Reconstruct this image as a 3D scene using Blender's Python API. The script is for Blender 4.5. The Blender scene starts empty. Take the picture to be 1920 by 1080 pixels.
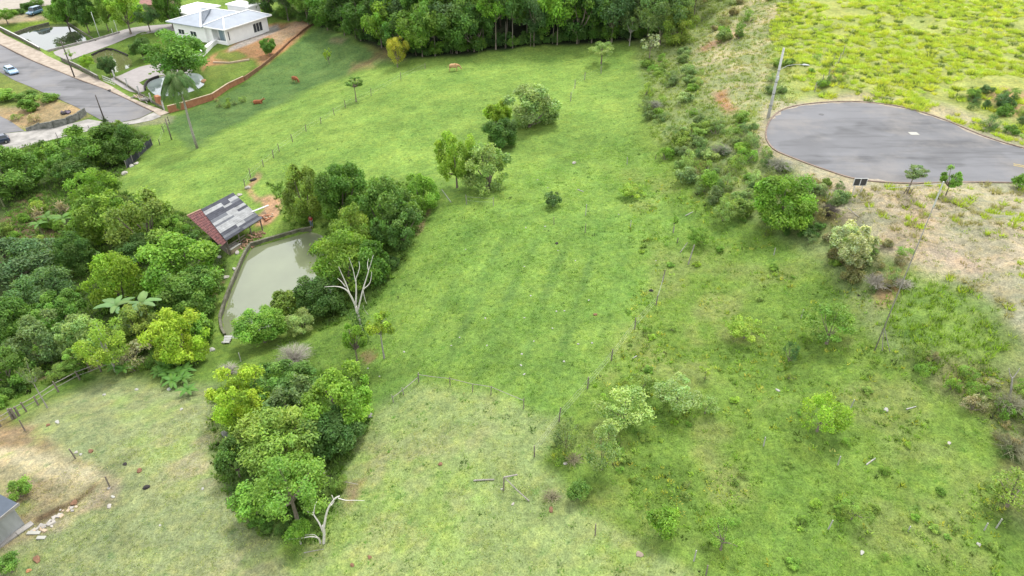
import bpy, bmesh, math, random
import numpy as np
from mathutils import Vector, Matrix, geometry
S = bpy.context.scene
COL = S.collection
rnd = random.Random(7)
NR = np.random.RandomState(11)
R_ = math.radians

# ------------------------------------------------------------------ camera
CAM_H = 38.0
PITCH = R_(35.5)
F = 1270.0
cd = bpy.data.cameras.new('camera'); cam = bpy.data.objects.new('camera', cd); COL.objects.link(cam)
cam.location = (0, 0, CAM_H); cam.rotation_euler = (math.pi/2 - PITCH, 0, 0)
cd.sensor_width = 36.0; cd.lens = F/1920*36.0; cd.clip_start = 0.5; cd.clip_end = 6000
S.camera = cam

# ------------------------------------------------------------------ sky, sun, exposure
SUN_EL, SUN_AZ = R_(62), R_(25)          # high sun behind thin cloud; azimuth measured from +Y towards +X
w = bpy.data.worlds.new('World'); S.world = w; w.use_nodes = True
nt = w.node_tree; nt.nodes.clear()
o = nt.nodes.new('ShaderNodeOutputWorld'); bg = nt.nodes.new('ShaderNodeBackground')
sky = nt.nodes.new('ShaderNodeTexSky'); sky.sky_type = 'NISHITA'; sky.sun_disc = False
sky.sun_elevation = SUN_EL; sky.sun_rotation = SUN_AZ; sky.air_density = 1.0; sky.dust_density = 2.0
tc = nt.nodes.new('ShaderNodeTexCoord')
cn = nt.nodes.new('ShaderNodeTexNoise'); cn.inputs['Scale'].default_value = 3.0; cn.inputs['Detail'].default_value = 6
cr = nt.nodes.new('ShaderNodeMapRange'); cr.inputs['From Min'].default_value = .3; cr.inputs['From Max'].default_value = .75
cr.inputs['To Min'].default_value = 5.5; cr.inputs['To Max'].default_value = 8.5
cc = nt.nodes.new('ShaderNodeCombineColor')
mx = nt.nodes.new('ShaderNodeMix'); mx.data_type = 'RGBA'; mx.inputs[0].default_value = .82   # thin overcast veil over the sky
nt.links.new(tc.outputs['Generated'], cn.inputs['Vector']); nt.links.new(cn.outputs['Fac'], cr.inputs['Value'])
for i in range(3): nt.links.new(cr.outputs[0], cc.inputs[i])
nt.links.new(sky.outputs[0], mx.inputs[6]); nt.links.new(cc.outputs[0], mx.inputs[7])
nt.links.new(mx.outputs[2], bg.inputs[0]); bg.inputs[1].default_value = .12
nt.links.new(bg.outputs[0], o.inputs[0])
sl = bpy.data.lights.new('sun', 'SUN'); sl.energy = 1.45; sl.angle = R_(14); sl.color = (1, .96, .89)
so = bpy.data.objects.new('sun', sl); COL.objects.link(so)
so.rotation_euler = (math.pi/2 - SUN_EL, 0, math.pi - SUN_AZ)
S.view_settings.view_transform = 'Standard'; S.view_settings.look = 'None'
S.view_settings.gamma = 1.0; S.view_settings.use_curve_mapping = False
S.view_settings.exposure = 1.45
S.render.engine = 'CYCLES'
S.cycles.max_bounces = 6; S.cycles.transparent_max_bounces = 8
S.render.resolution_x, S.render.resolution_y = 1024, 576

# ------------------------------------------------------------------ projection between the photo's pixels and the place
cp, sp = math.cos(PITCH), math.sin(PITCH)
V_N = 540 + F/math.tan(PITCH)
def proj(x, y, z):
    dz = z - CAM_H
    d = y*cp - dz*sp; Y = y*sp + dz*cp
    return 960 + F*x/d, 540 - F*Y/d, d
def ray(u, v):
    a = (u-960)/F; b = (540-v)/F
    return np.array([a, cp + b*sp, -sp + b*cp])
def on_plane(u, v, z):
    r = ray(u, v); t = (z-CAM_H)/r[2]
    return r[0]*t, r[1]*t

# ------------------------------------------------------------------ noise
def vnoise(x, y, s, seed=0):
    x = np.asarray(x, float)/s + 1000.3; y = np.asarray(y, float)/s + 1000.7
    xi = np.floor(x).astype(np.int64); yi = np.floor(y).astype(np.int64)
    fx = x-xi; fy = y-yi; fx = fx*fx*(3-2*fx); fy = fy*fy*(3-2*fy)
    def h(a, b):
        n = (a*374761393 + b*668265263 + seed*974634777) & 0x7fffffff
        n = ((n ^ (n >> 13))*1274126177) & 0x7fffffff
        n = (n ^ (n >> 16)) & 0xffff
        return n/65535.0
    return ((h(xi, yi)*(1-fx)+h(xi+1, yi)*fx)*(1-fy)+(h(xi, yi+1)*(1-fx)+h(xi+1, yi+1)*fx)*fy)*2-1
def fbm(x, y, s, seed=0, o=4):
    t = 0; a = 1; n = 0
    for i in range(o):
        t = t + a*vnoise(x, y, s, seed+i*17); n += a; a *= .5; s *= .5
    return t/n

# ------------------------------------------------------------------ terrain height
Z_POND, Z_STREET, Z_CUL = -6.6, -10.3, 5.5
CP = [(-200,90,-9),(0,90,-10),(130,150,-10.2),(250,215,-10.5),(0,200,-10.5),(100,240,-10.8),(0,280,-11.5),(-200,260,-11),
 (430,85,-8),(350,100,-8.7),(500,50,-7),(420,150,-9.6),(90,75,-9.8),(0,0,-7),(200,20,-8.5),(330,20,-7.5),(590,40,-6.5),(300,210,-10.4),
 (560,150,-9.6),(640,110,-7.6),(730,128,-5.2),(480,180,-10),(400,230,-10.3),(320,262,-10.2),(250,330,-9),(450,300,-6.2),(380,380,-7),(600,250,-4.6),
 (800,150,-3),(1000,110,-1.6),(900,95,-2.2),(700,200,-4.2),(560,330,-5.2),(500,380,-6),(700,350,-3.4),(850,300,-1.6),
 (500,470,-6.2),(430,560,-6.6),(430,640,-6.2),(620,560,-5.4),(600,620,-5),
 (150,350,-10.6),(0,450,-10.8),(150,500,-9.8),(280,500,-8.6),(380,480,-7.2),(50,640,-8.6),(200,690,-6.2),(110,720,-6.4),(300,760,-4.4),(100,800,-4.2),(0,880,-4),(250,1000,-2.8),
 (0,1060,-3.4),(500,900,-2.6),(450,740,-4),(620,720,-3.3),(720,650,-2.4),(750,450,-2),(800,850,-1),(700,1000,-1.2),(1000,1000,-.2),(1000,700,0),(1000,400,-.2),(1050,200,-.6),
 (1200,300,.5),(1200,150,0),(1250,900,.4),(1200,550,.4),(1300,400,1.6),(1330,300,3),(1400,260,5),(1450,220,5.5),(1300,200,3.2),(1230,100,1.0),(1360,120,4.6),
 (1600,200,5.5),(1900,300,5.5),(1700,332,5.5),(1540,330,5.4),(1480,430,3),(1560,560,2.4),(1600,480,4),(1450,700,1.3),(1640,657,3.0),(1700,460,5.3),(1900,450,6),(1900,590,5.8),
 (1760,540,5),(1800,700,3.4),(1900,800,3),(1600,900,1.4),(1900,1050,2),(2050,700,5),(2100,300,5.8),
 (1700,100,6.5),(1900,100,7),(1500,100,6),(1400,30,5.2),(1280,30,2.2),(1900,0,8),(1500,0,7),(2100,50,8),
 (900,30,0),(750,40,-3),(1100,20,1.5),(600,5,-5.5),(1000,1200,0),(300,1200,-2),(1700,1200,1)]
P = np.array([(*on_plane(u, v, z), z) for u, v, z in CP])
ext = []
for r, z in ((330, 4), (600, 10), (1200, 14)):
    for k in range(12):
        a = k*math.pi/6; ext.append((r*math.cos(a), 90+r*math.sin(a), z if math.sin(a) > -.2 else 0))
P = np.vstack([P, ext])
def tps(r2): return np.where(r2 > 1e-9, .5*r2*np.log(np.maximum(r2, 1e-9)), 0)
n = len(P); sc = 100.0
X = P[:, :2]/sc
K = tps(((X[:, None]-X[None])**2).sum(-1)) + np.eye(n)*2e-4
Q = np.hstack([np.ones((n, 1)), X])
A = np.block([[K, Q], [Q.T, np.zeros((3, 3))]])
WT = np.linalg.solve(A, np.concatenate([P[:, 2], np.zeros(3)]))
def h_base(x, y):
    x = np.asarray(x, float)/sc; y = np.asarray(y, float)/sc
    out = np.full(x.shape, WT[n]) + WT[n+1]*x + WT[n+2]*y
    for i in range(n): out += WT[i]*tps((x-X[i, 0])**2+(y-X[i, 1])**2)
    return np.clip(out, -13, 16)
def axis(lo, hi, steps):
    core = [lo]
    while core[-1] < hi: core.append(core[-1]+steps(core[-1]))
    a = []; s = steps(lo); p = lo
    while p > lo-1600: s *= 1.22; p -= s; a.append(p)
    b = []; s = steps(hi); p = core[-1]
    while p < hi+2600: s *= 1.22; p += s; b.append(p)
    return np.array(a[::-1]+core+b)
AX = axis(-170, 170, lambda x: .42 if abs(x) < 70 else .62)
AY = axis(12, 235, lambda y: .40 if y < 85 else .55 if y < 150 else .8)
GX, GY = np.meshgrid(AX, AY)
GZ = h_base(GX, GY)
def in_poly(px, py, poly):
    ins = np.zeros(px.shape, bool); m = len(poly)
    for i in range(m):
        x1, y1 = poly[i]; x2, y2 = poly[(i+1) % m]
        c = ((y1 > py) != (y2 > py))
        with np.errstate(divide='ignore', invalid='ignore'):
            xx = (x2-x1)*(py-y1)/(y2-y1+1e-12)+x1
        ins ^= c & (px < xx)
    return ins
def sdist(px, py, poly):
    """signed distance, positive inside"""
    d = np.full(px.shape, 1e9); m = len(poly)
    for i in range(m):
        x1, y1 = poly[i]; x2, y2 = poly[(i+1) % m]
        dx, dy = x2-x1, y2-y1; L = dx*dx+dy*dy+1e-12
        t = np.clip(((px-x1)*dx+(py-y1)*dy)/L, 0, 1)
        d = np.minimum(d, (px-x1-t*dx)**2+(py-y1-t*dy)**2)
    d = np.sqrt(d)
    return np.where(in_poly(px, py, poly), d, -d)
def smooth_poly(pts, n=6, closed=True):
    pts = [np.array(p, float) for p in pts]; m = len(pts); out = []
    rng = range(m) if closed else range(m-1)
    for i in rng:
        if closed: p0, p1, p2, p3 = pts[i-1], pts[i], pts[(i+1) % m], pts[(i+2) % m]
        else: p0, p1, p2, p3 = pts[max(i-1, 0)], pts[i], pts[i+1], pts[min(i+2, m-1)]
        for k in range(n):
            t = k/n
            out.append(tuple(.5*((2*p1)+(-p0+p2)*t+(2*p0-5*p1+4*p2-p3)*t*t+(-p0+3*p1-3*p2+p3)*t**3)))
    if not closed: out.append(tuple(pts[-1]))
    return out
def px_poly(pts, z): return [on_plane(u, v, z) for u, v in pts]
POND_PX = [(470,464),(528,448),(583,433),(606,440),(622,480),(628,520),(622,560),(585,585),(520,612),(470,636),(432,640),(418,626),(414,600),(424,565),(440,525),(455,490)]
POND = px_poly(POND_PX, Z_POND)
POND2 = px_poly([(20,66),(55,54),(92,45),(128,45),(160,66),(166,80),(146,84),(108,93),(88,97)], -10.1)
POND3 = px_poly(smooth_poly([(170,106),(200,93),(222,98),(245,108),(250,122),(235,132),(205,138),(182,122)], 4), -10.0)
POND4 = px_poly(smooth_poly([(272,160),(290,148),(330,140),(375,138),(385,160),(350,178),(315,183),(290,180)], 4), -10.3)
CUL_PX = [(1437,262),(1436,246),(1445,224),(1468,206),(1515,195),(1600,191),(1680,199),(1760,221),(1840,254),(1920,279),(2040,305),(2300,350),(2300,400),(2040,352),(1920,344),(1800,342),(1700,344),(1610,337),(1545,318),(1490,298),(1452,281)]
CUL = px_poly(CUL_PX, Z_CUL)
def local(mask_poly, margin):
    xs = [p[0] for p in mask_poly]; ys = [p[1] for p in mask_poly]
    i0, i1 = np.searchsorted(AX, [min(xs)-margin, max(xs)+margin]); j0, j1 = np.searchsorted(AY, [min(ys)-margin, max(ys)+margin])
    return slice(j0, j1), slice(i0, i1)
def flatten(poly, z, w_, inner=None):
    s = local(poly, w_+1)
    d = sdist(GX[s], GY[s], poly)
    t = np.clip(1+d/w_, 0, 1); t = t*t*(3-2*t)
    g = GZ[s]*(1-t)+z*t
    if inner is not None:
        q = np.clip(d/.9, 0, 1); g = g-q*inner
    GZ[s] = g
# roughness: hummocks on the embankment, gentle swells in the pasture
UU, VV, DD = proj(GX, GY, GZ)
EMB_PX = [(1190,60),(1300,-60),(2300,-60),(2300,760),(1960,1000),(1840,760),(1680,680),(1560,520),(1450,430),(1330,360),(1230,230)]
e = np.clip(sdist(UU, VV, EMB_PX)/40+.5, 0, 1); e[DD < 1] = 0
GZ += fbm(GX, GY, 22, 3, 3)*.35*np.clip((230-GY)/60, 0, 1) + fbm(GX, GY, 3.2, 5, 3)*(.05+.38*e) + fbm(GX, GY, 9, 8, 2)*.55*e
GZ += fbm(GX, GY, 1.1, 9, 2)*(.035+.09*e)
flatten(CUL, Z_CUL, 3.5)
flatten(POND, Z_POND+.35, 3, 1.6); flatten(POND2, -9.75, 2.5, 1.2); flatten(POND3, -9.75, 1.5, .9); flatten(POND4, -9.95, 2.0, .9)
HP0 = np.array(on_plane(428, 85, -7.93)); HA = np.array((.4493, .8934)); HB = np.array((-.8934, .4493))
def hab(a, b_): return tuple(HP0+HA*a+HB*b_)
flatten([hab(-1, -1), hab(16, -1), hab(18, 27), hab(-1, 27)], -7.95, 4)
def H(x, y):
    i = np.clip(np.searchsorted(AX, x)-1, 0, len(AX)-2); j = np.clip(np.searchsorted(AY, y)-1, 0, len(AY)-2)
    fx = (x-AX[i])/(AX[i+1]-AX[i]); fy = (y-AY[j])/(AY[j+1]-AY[j])
    return (GZ[j, i]*(1-fx)+GZ[j, i+1]*fx)*(1-fy)+(GZ[j+1, i]*(1-fx)+GZ[j+1, i+1]*fx)*fy
def at(u, v):
    """the point of the ground seen at a pixel of the photo"""
    r = ray(u, v)
    ts = np.linspace(20, 330, 900)
    zz = CAM_H+r[2]*ts-H(r[0]*ts, r[1]*ts)
    k = np.argmax(zz < 0)
    if zz[k] >= 0: k = len(ts)-1
    a, b = ts[max(k-1, 0)], ts[k]
    for _ in range(18):
        m = (a+b)/2
        if CAM_H+r[2]*m-float(H(r[0]*m, r[1]*m)) < 0: b = m
        else: a = m
    return Vector((r[0]*b, r[1]*b, float(H(r[0]*b, r[1]*b))))
def height_at(Pt, v):
    """height above ground point Pt of what is seen at image row v"""
    u0, v0, d0 = proj(*Pt); y0 = (540-v0)/F*d0; k = (540-v)/F
    return (k*d0-y0)/(cp+k*sp)

# ------------------------------------------------------------------ object helpers
def tag(o, label=None, cat=None, group=None, kind=None):
    if label: o['label'] = label
    if cat: o['category'] = cat
    if group: o['group'] = group
    if kind: o['kind'] = kind
    return o
def link(o, parent=None):
    COL.objects.link(o)
    if parent is not None: o.parent = parent
    return o
def empty(name, loc, rz=0):
    o = bpy.data.objects.new(name, None); o.empty_display_size = .3
    o.location = loc; o.rotation_euler = (0, 0, rz); return link(o)
def new_obj(name, me, mat=None, parent=None, loc=None):
    o = bpy.data.objects.new(name, me)
    if mat is not None and len(me.materials) == 0: me.materials.append(mat)
    if loc is not None: o.location = loc
    return link(o, parent)
def np_mesh(name, V, Fc, cols=None, attr='tint', smooth=False):
    """V (n,3); Fc (m,k) faces of one size; cols (n,3) or (n,4)"""
    me = bpy.data.meshes.new(name); V = np.asarray(V, np.float32); Fc = np.asarray(Fc, np.int32)
    me.vertices.add(len(V)); me.vertices.foreach_set('co', V.ravel())
    k = Fc.shape[1]; me.loops.add(Fc.size); me.loops.foreach_set('vertex_index', Fc.ravel())
    me.polygons.add(len(Fc)); me.polygons.foreach_set('loop_start', np.arange(0, Fc.size, k, dtype=np.int32))
    me.update(calc_edges=True)
    if smooth: me.polygons.foreach_set('use_smooth', np.ones(len(Fc), bool))
    if cols is not None:
        c = np.ones((len(V), 4), np.float32); c[:, :3] = cols[:, :3]
        a = me.attributes.new(attr, 'FLOAT_COLOR', 'POINT'); a.data.foreach_set('color', c.ravel())
    return me
class MB:
    """collects boxes, bars, tubes; builds ONE mesh"""
    def __init__(s): s.v = []; s.f = []
    def add(s, vs, fs):
        b = len(s.v); s.v += [tuple(p) for p in vs]; s.f += [tuple(b+i for i in f) for f in fs]; return s
    def box(s, x0, x1, y0, y1, z0, z1, M=None):
        vs = [Vector((x, y, z)) for z in (z0, z1) for x, y in ((x0, y0), (x1, y0), (x1, y1), (x0, y1))]
        if M is not None: vs = [M @ p for p in vs]
        return s.add(vs, [(3, 2, 1, 0), (4, 5, 6, 7), (0, 1, 5, 4), (1, 2, 6, 5), (2, 3, 7, 6), (3, 0, 4, 7)])
    def bar(s, a, b, w_, h=None):
        a, b = Vector(a), Vector(b); h = h or w_; d = (b-a).normalized()
        up = Vector((0, 0, 1)) if abs(d.z) < .95 else Vector((1, 0, 0))
        x = d.cross(up).normalized()*w_/2; y = x.cross(d).normalized()*h/2
        vs = [p+q for p in (a, b) for q in (-x-y, x-y, x+y, -x+y)]
        return s.add(vs, [(3, 2, 1, 0), (4, 5, 6, 7), (0, 1, 5, 4), (1, 2, 6, 5), (2, 3, 7, 6), (3, 0, 4, 7)])
    def tube(s, pts, rad, n=6, caps=True):
        pts = [Vector(p) for p in pts]; rad = list(rad) if hasattr(rad, '__len__') else [rad]*len(pts)
        vs = []; prev = None
        for i, p in enumerate(pts):
            d = (pts[min(i+1, len(pts)-1)]-pts[max(i-1, 0)]).normalized()
            if prev is None:
                up = Vector((0, 0, 1)) if abs(d.z) < .9 else Vector((1, 0, 0)); x = d.cross(up).normalized()
            else: x = (prev-d*prev.dot(d)).normalized()
            prev = x; y = d.cross(x)
            for k in range(n):
                a = 2*math.pi*k/n; vs.append(p+(x*math.cos(a)+y*math.sin(a))*rad[i])
        fs = [(i*n+k, i*n+(k+1) % n, (i+1)*n+(k+1) % n, (i+1)*n+k) for i in range(len(pts)-1) for k in range(n)]
        if caps: fs += [tuple(range(n-1, -1, -1)), tuple((len(pts)-1)*n+k for k in range(n))]
        return s.add(vs, fs)
    def mesh(s, name, smooth=False):
        me = bpy.data.meshes.new(name); me.from_pydata(s.v, [], s.f); me.update()
        bm = bmesh.new(); bm.from_mesh(me); bmesh.ops.recalc_face_normals(bm, faces=bm.faces); bm.to_mesh(me); bm.free()
        if smooth: me.polygons.foreach_set('use_smooth', np.ones(len(me.polygons), bool))
        return me
    def build(s, name, mat, parent=None, smooth=False, loc=None):
        return new_obj(name, s.mesh(name, smooth), mat, parent, loc)

# ------------------------------------------------------------------ materials
def nodes(name):
    m = bpy.data.materials.new(name); m.use_nodes = True; t = m.node_tree; b = t.nodes['Principled BSDF']; return m, t, b
def setc(t, sock, c): sock.default_value = (*c, 1)
def N(t, kind, **kw):
    n_ = t.nodes.new(kind)
    for k, v in kw.items(): setattr(n_, k, v)
    return n_
def mixc(t, fac, a, b, mode='MIX'):
    m = N(t, 'ShaderNodeMix', data_type='RGBA', blend_type=mode)
    for s_, v in ((m.inputs[0], fac), (m.inputs[6], a), (m.inputs[7], b)):
        if hasattr(v, 'is_output') or isinstance(v, bpy.types.NodeSocket): t.links.new(v, s_)
        elif isinstance(v, tuple): s_.default_value = (*v, 1)
        else: s_.default_value = v
    return m.outputs[2]
def noise(t, scale, detail=4, rough=.55, coord='Object', stretch=None):
    c = N(t, 'ShaderNodeTexCoord'); n_ = N(t, 'ShaderNodeTexNoise'); src = c.outputs[coord]
    if stretch:
        mp = N(t, 'ShaderNodeMapping'); mp.inputs['Scale'].default_value = stretch; t.links.new(src, mp.inputs[0]); src = mp.outputs[0]
    t.links.new(src, n_.inputs['Vector']); n_.inputs['Scale'].default_value = scale; n_.inputs['Detail'].default_value = detail
    n_.inputs['Roughness'].default_value = rough; return n_.outputs['Fac']
def rng(t, v, a, b, c, d):
    m = N(t, 'ShaderNodeMapRange'); t.links.new(v, m.inputs[0])
    for i, q in enumerate((a, b, c, d)): m.inputs[i+1].default_value = q
    return m.outputs[0]
def bump(t, b, v, strength=.3, dist=.05):
    n_ = N(t, 'ShaderNodeBump'); n_.inputs['Strength'].default_value = strength; n_.inputs['Distance'].default_value = dist
    t.links.new(v, n_.inputs['Height']); t.links.new(n_.outputs[0], b.inputs['Normal'])
_mc = {}
def plain(name, c, rough=.7, var=.25, scale=3.0, metal=0, c2=None, bmp=.2, detail=5, stretch=None, coord='Object'):
    """weathered material: a base colour with procedural mottling"""
    if name in _mc: return _mc[name]
    m, t, b = nodes(name)
    if 'white' not in name: c = tuple(x*.66 for x in c); c2 = c2 and tuple(x*.66 for x in c2)
    f = noise(t, scale, detail, .6, coord, stretch)
    f = rng(t, f, .3, .7, 0, 1)
    lo = tuple(x*(1-var) for x in c) if c2 is None else c2
    hi = tuple(min(1, x*(1+var*.6)) for x in c)
    t.links.new(mixc(t, f, lo, hi), b.inputs['Base Color'])
    b.inputs['Roughness'].default_value = rough; b.inputs['Metallic'].default_value = metal
    if rough > .5: b.inputs['Specular IOR Level'].default_value = .25
    if bmp: bump(t, b, f, bmp, .03)
    _mc[name] = m; return m
# ------------------------------------------------------------------ ground colour zones (real soil and grass colours)
UU, VV, DD = proj(GX, GY, GZ)
front = DD > 1
W1 = fbm(GX, GY, 7, 21, 4)*1.6; W2 = fbm(GX, GY, 7, 33, 4)*1.6     # organic wander of the borders, metres
PXM = F/np.maximum(DD, 5)
ZC = np.zeros(GX.shape+(3,)); ZC[:] = (.172, .278, .055)
ZU = UU + W1*PXM; ZV = VV + W2*PXM*.6
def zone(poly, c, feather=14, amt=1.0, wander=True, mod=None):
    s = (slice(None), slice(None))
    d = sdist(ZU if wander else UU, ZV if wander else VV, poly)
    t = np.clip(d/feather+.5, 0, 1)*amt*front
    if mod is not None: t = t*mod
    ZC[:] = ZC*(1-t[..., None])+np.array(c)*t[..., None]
n1 = fbm(GX, GY, 14, 41, 4); n2 = fbm(GX, GY, 4, 42, 4); n3 = fbm(GX, GY, 1.6, 43, 3)
pat = np.clip(n2*2.4+.5, 0, 1); pat2 = np.clip(n1*2.6+.5, 0, 1); pat3 = np.clip(n3*2.6+.5, 0, 1)
# broad zones
zone([(360,280),(480,215),(600,160),(730,125),(850,103),(1000,88),(1185,80),(1205,140),(1195,260),(1100,330),(900,400),(700,420),(560,380),(480,370),(440,430),(330,430),(200,360),(255,300)], (.205,.330,.070), 16)
zone([(880,380),(1190,240),(1240,350),(1300,470),(1110,715),(1000,780),(700,780),(660,500),(760,400)], (.186,.310,.066), 30)
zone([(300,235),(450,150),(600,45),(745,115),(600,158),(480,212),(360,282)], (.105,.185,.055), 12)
zone([(700,780),(790,715),(920,735),(1035,790),(1000,880),(1080,960),(1250,1050),(1330,1090),(1300,1400),(500,1400),(560,1080),(640,900)], (.295,.375,.145), 26)
zone([(40,790),(200,705),(400,725),(410,880),(470,960),(560,1080),(500,1500),(-300,1500),(-100,900)], (.300,.345,.165), 30)
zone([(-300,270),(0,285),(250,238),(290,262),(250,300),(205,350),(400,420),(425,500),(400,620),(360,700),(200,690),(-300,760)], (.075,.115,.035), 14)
zone([(20,380),(70,360),(125,420),(110,480),(60,460),(10,450)], (.17,.12,.075), 16, .8)
zone(EMB_PX, (.250,.310,.125), 40, .9)
zone([(1290,95),(1400,-20),(1490,-30),(1450,110),(1432,200),(1390,215),(1330,190)], (.42,.385,.24), 30, .85, mod=.35+.65*pat)
zone([(1480,-40),(2400,-40),(2400,380),(1900,268),(1750,214),(1600,186),(1490,196),(1452,120)], (.36,.41,.12), 16, .85)
zone([(1440,190),(1600,170),(1780,200),(1960,262),(2300,330),(2300,360),(2000,352),(1900,350),(1560,345),(1420,290),(1420,230)], (.42,.38,.27), 16, .8)
zone([(1500,318),(1640,340),(2400,350),(2400,700),(1960,660),(1880,590),(1780,530),(1690,500),(1600,440),(1540,380)], (.45,.405,.29), 22, .97, mod=.82+.18*pat)
zone([(1670,500),(1790,535),(1900,640),(1880,720),(1760,700),(1680,640)], (.18,.31,.06), 60, .8)
zone([(1730,660),(1860,700),(2300,760),(2300,1200),(1850,950),(1900,820),(1760,740)], (.19,.20,.09), 40, .7)
zone([(1700,390),(1760,420),(1770,470),(1700,480),(1620,450)], (.44,.35,.24), 20, .6)
zone([(-300,790),(60,800),(150,850),(215,905),(205,960),(120,975),(60,1010),(-300,1120)], (.40,.33,.21), 14, .95, mod=.75+.25*pat)
zone([(-300,860),(0,835),(100,845),(165,880),(190,905),(120,910),(20,870)], (.54,.48,.31), 12, .95)
zone([(0,770),(40,790),(110,835),(60,840),(-60,830)], (.26,.19,.11), 12, .7)
zone([(55,972),(110,945),(168,910),(170,916),(120,955),(66,984)], (.15,.10,.06), 8, .9)
zone([(90,990),(150,940),(215,905),(212,930),(160,960),(110,1000)], (.42,.36,.26), 12, .8)
# forest floor
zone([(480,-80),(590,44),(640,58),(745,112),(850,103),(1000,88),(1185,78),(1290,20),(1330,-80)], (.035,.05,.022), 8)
zone([(690,88),(740,92),(760,112),(700,118)], (.22,.14,.08), 16, .6); zone([(660,120),(700,112),(705,128),(655,140)], (.26,.17,.10), 14, .6)
zone([(625,70),(650,72),(645,84),(622,82)], (.3,.24,.15), 8, .6)
# house plot, garden lawns, raw orange earth
GARD = [(320,60),(420,95),(490,50),(590,36),(592,46),(520,108),(455,158),(400,190),(318,214),(280,200),(200,150),(130,110),(90,92),(120,60),(0,40),(0,-60),(330,-60)]
zone(GARD, (.12,.20,.035), 5, 1, False)
zone([(490,48),(592,36),(548,80),(500,120),(470,112),(400,150),(372,128),(392,108),(430,92)], (.42,.235,.125), 6, .95)
zone([(500,62),(560,40),(590,42),(545,70),(510,90)], (.44,.33,.22), 8, .8); zone([(488,56),(520,46),(525,56),(470,82),(428,98),(430,90)], (.42,.40,.38), 4, .9, False)
zone([(410,98),(445,96),(470,108),(430,118),(400,112)], (.14,.21,.04), 5, .9)
zone([(382,126),(440,116),(478,112),(470,124),(440,150),(398,176),(385,150)], (.165,.245,.05), 5, .95)
zone([(0,38),(100,32),(108,42),(60,54),(16,64),(-40,60)], (.17,.27,.04), 4, 1, False)
zone([(-80,22),(50,26),(110,32),(80,38),(0,46),(-80,50)], (.40,.33,.23), 5, .9, False)
zone([(-60,130),(0,142),(90,180),(150,208),(165,215),(60,245),(0,230),(-80,222)], (.37,.28,.165), 8, .95)
zone([(-60,128),(0,140),(60,168),(100,185),(60,200),(0,200),(-60,205)], (.16,.22,.05), 8, .95)
zone([(240,225),(310,210),(330,218),(320,232),(250,238)], (.30,.27,.20), 6, .6)
# pond bank, worn paths, bare soil by the barn
zone([(480,370),(505,365),(532,372),(528,392),(505,420),(480,425),(470,405),(490,392)], (.47,.30,.19), 7, .95)
zone([(482,318),(492,330),(470,352),(484,372),(474,378),(458,352)], (.42,.27,.17), 6, .85)
zone([(400,530),(420,520),(404,580),(392,600),(385,590)], (.24,.17,.10), 6, .8)
zone([(805,402),(812,402),(806,432),(796,440),(797,425)], (.32,.22,.15), 5, .8); zone([(675,670),(700,660),(700,672),(680,690)], (.27,.19,.11), 6, .8)
zone([(655,905),(690,900),(685,930),(655,950)], (.30,.20,.14), 12, .7); zone([(60,710),(120,690),(200,675),(240,680),(150,700),(70,722)], (.30,.22,.14), 6, .7)
zone([(1340,180),(1372,170),(1380,215),(1360,215)], (.42,.23,.14), 12, .8); zone([(1310,85),(1370,55),(1375,65),(1320,95)], (.45,.28,.19), 8, .8)
zone([(1300,308),(1330,300),(1330,335),(1302,340)], (.30,.17,.10), 10, .6); zone([(1510,395),(1560,380),(1600,400),(1560,430)], (.13,.10,.06), 24, .7)
zone([(1640,520),(1690,500),(1700,520),(1660,560),(1640,560)], (.38,.23,.15), 16, .7)
zone([(1740,465),(1790,480),(1850,515),(1840,525),(1780,510)], (.52,.43,.33), 8, .7); zone([(1555,130),(1575,118),(1585,145),(1560,150)], (.43,.26,.17), 8, .7)
zone([(1840,180),(1900,160),(1960,180),(1900,220)], (.40,.25,.16), 12, .7)
zone([(430,790),(520,1000),(480,1080),(380,1080),(330,960),(300,860),(360,780)], (.40,.37,.25), 60, .55, mod=pat)
zone([(700,830),(1000,760),(1010,830),(900,860),(720,900)], (.38,.37,.22), 50, .5, mod=pat)
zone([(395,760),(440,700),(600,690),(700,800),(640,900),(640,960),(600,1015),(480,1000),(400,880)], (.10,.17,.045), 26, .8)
# weeds, dry spots, darker tufty patches
m = (DD > 1)
dry = np.clip((n2-.12)*3.2, 0, 1)*np.clip(sdist(UU, VV, [(1180,330),(1330,360),(1700,640),(2300,800),(2300,1400),(1350,1400),(1010,880),(1180,620)])/60+.5, 0, 1)*m
ZC += dry[..., None]*(np.array((.27,.28,.13))-ZC)*.45
drk = np.clip((n1*.5+n2*.8-.16)*3.0, 0, 1)*np.clip(sdist(UU, VV, [(1180,100),(2300,500),(2300,1400),(1350,1400),(1010,880),(1180,620)])/60+.5, 0, 1)*m
ZC += drk[..., None]*(np.array((.12,.21,.045))-ZC)*.45
# old furrows in the middle of the pasture: darker bands running down the slope
fz = np.clip(sdist(UU, VV, [(900,400),(1240,440),(1120,680),(960,760),(740,700),(820,520)])/50, 0, 1)*m
fur = np.clip(np.sin((GX*.92-GY*.28+n1*1.1)*2*math.pi/3.1)*1.5-.35, 0, 1)*fz*(.35+.65*pat)
ZC += fur[..., None]*(np.array((.085,.17,.05))-ZC)*.6
gy = np.clip((pat3-.5)*2, 0, 1)*np.clip(sdist(UU, VV, [(0,750),(400,720),(700,780),(920,735),(1035,790),(1250,1050),(1330,1400),(-200,1400)])/40+.5, 0, 1)*m
ZC += (gy*pat)[..., None]*(np.array((.20,.33,.075))-ZC)*.6
ZC *= (1+n1*.18+n2*.24+n3*.18)[..., None]
ZC[..., 0] *= 1+n2*.12
ZC = np.clip(ZC*.64, .008, .5)

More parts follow.
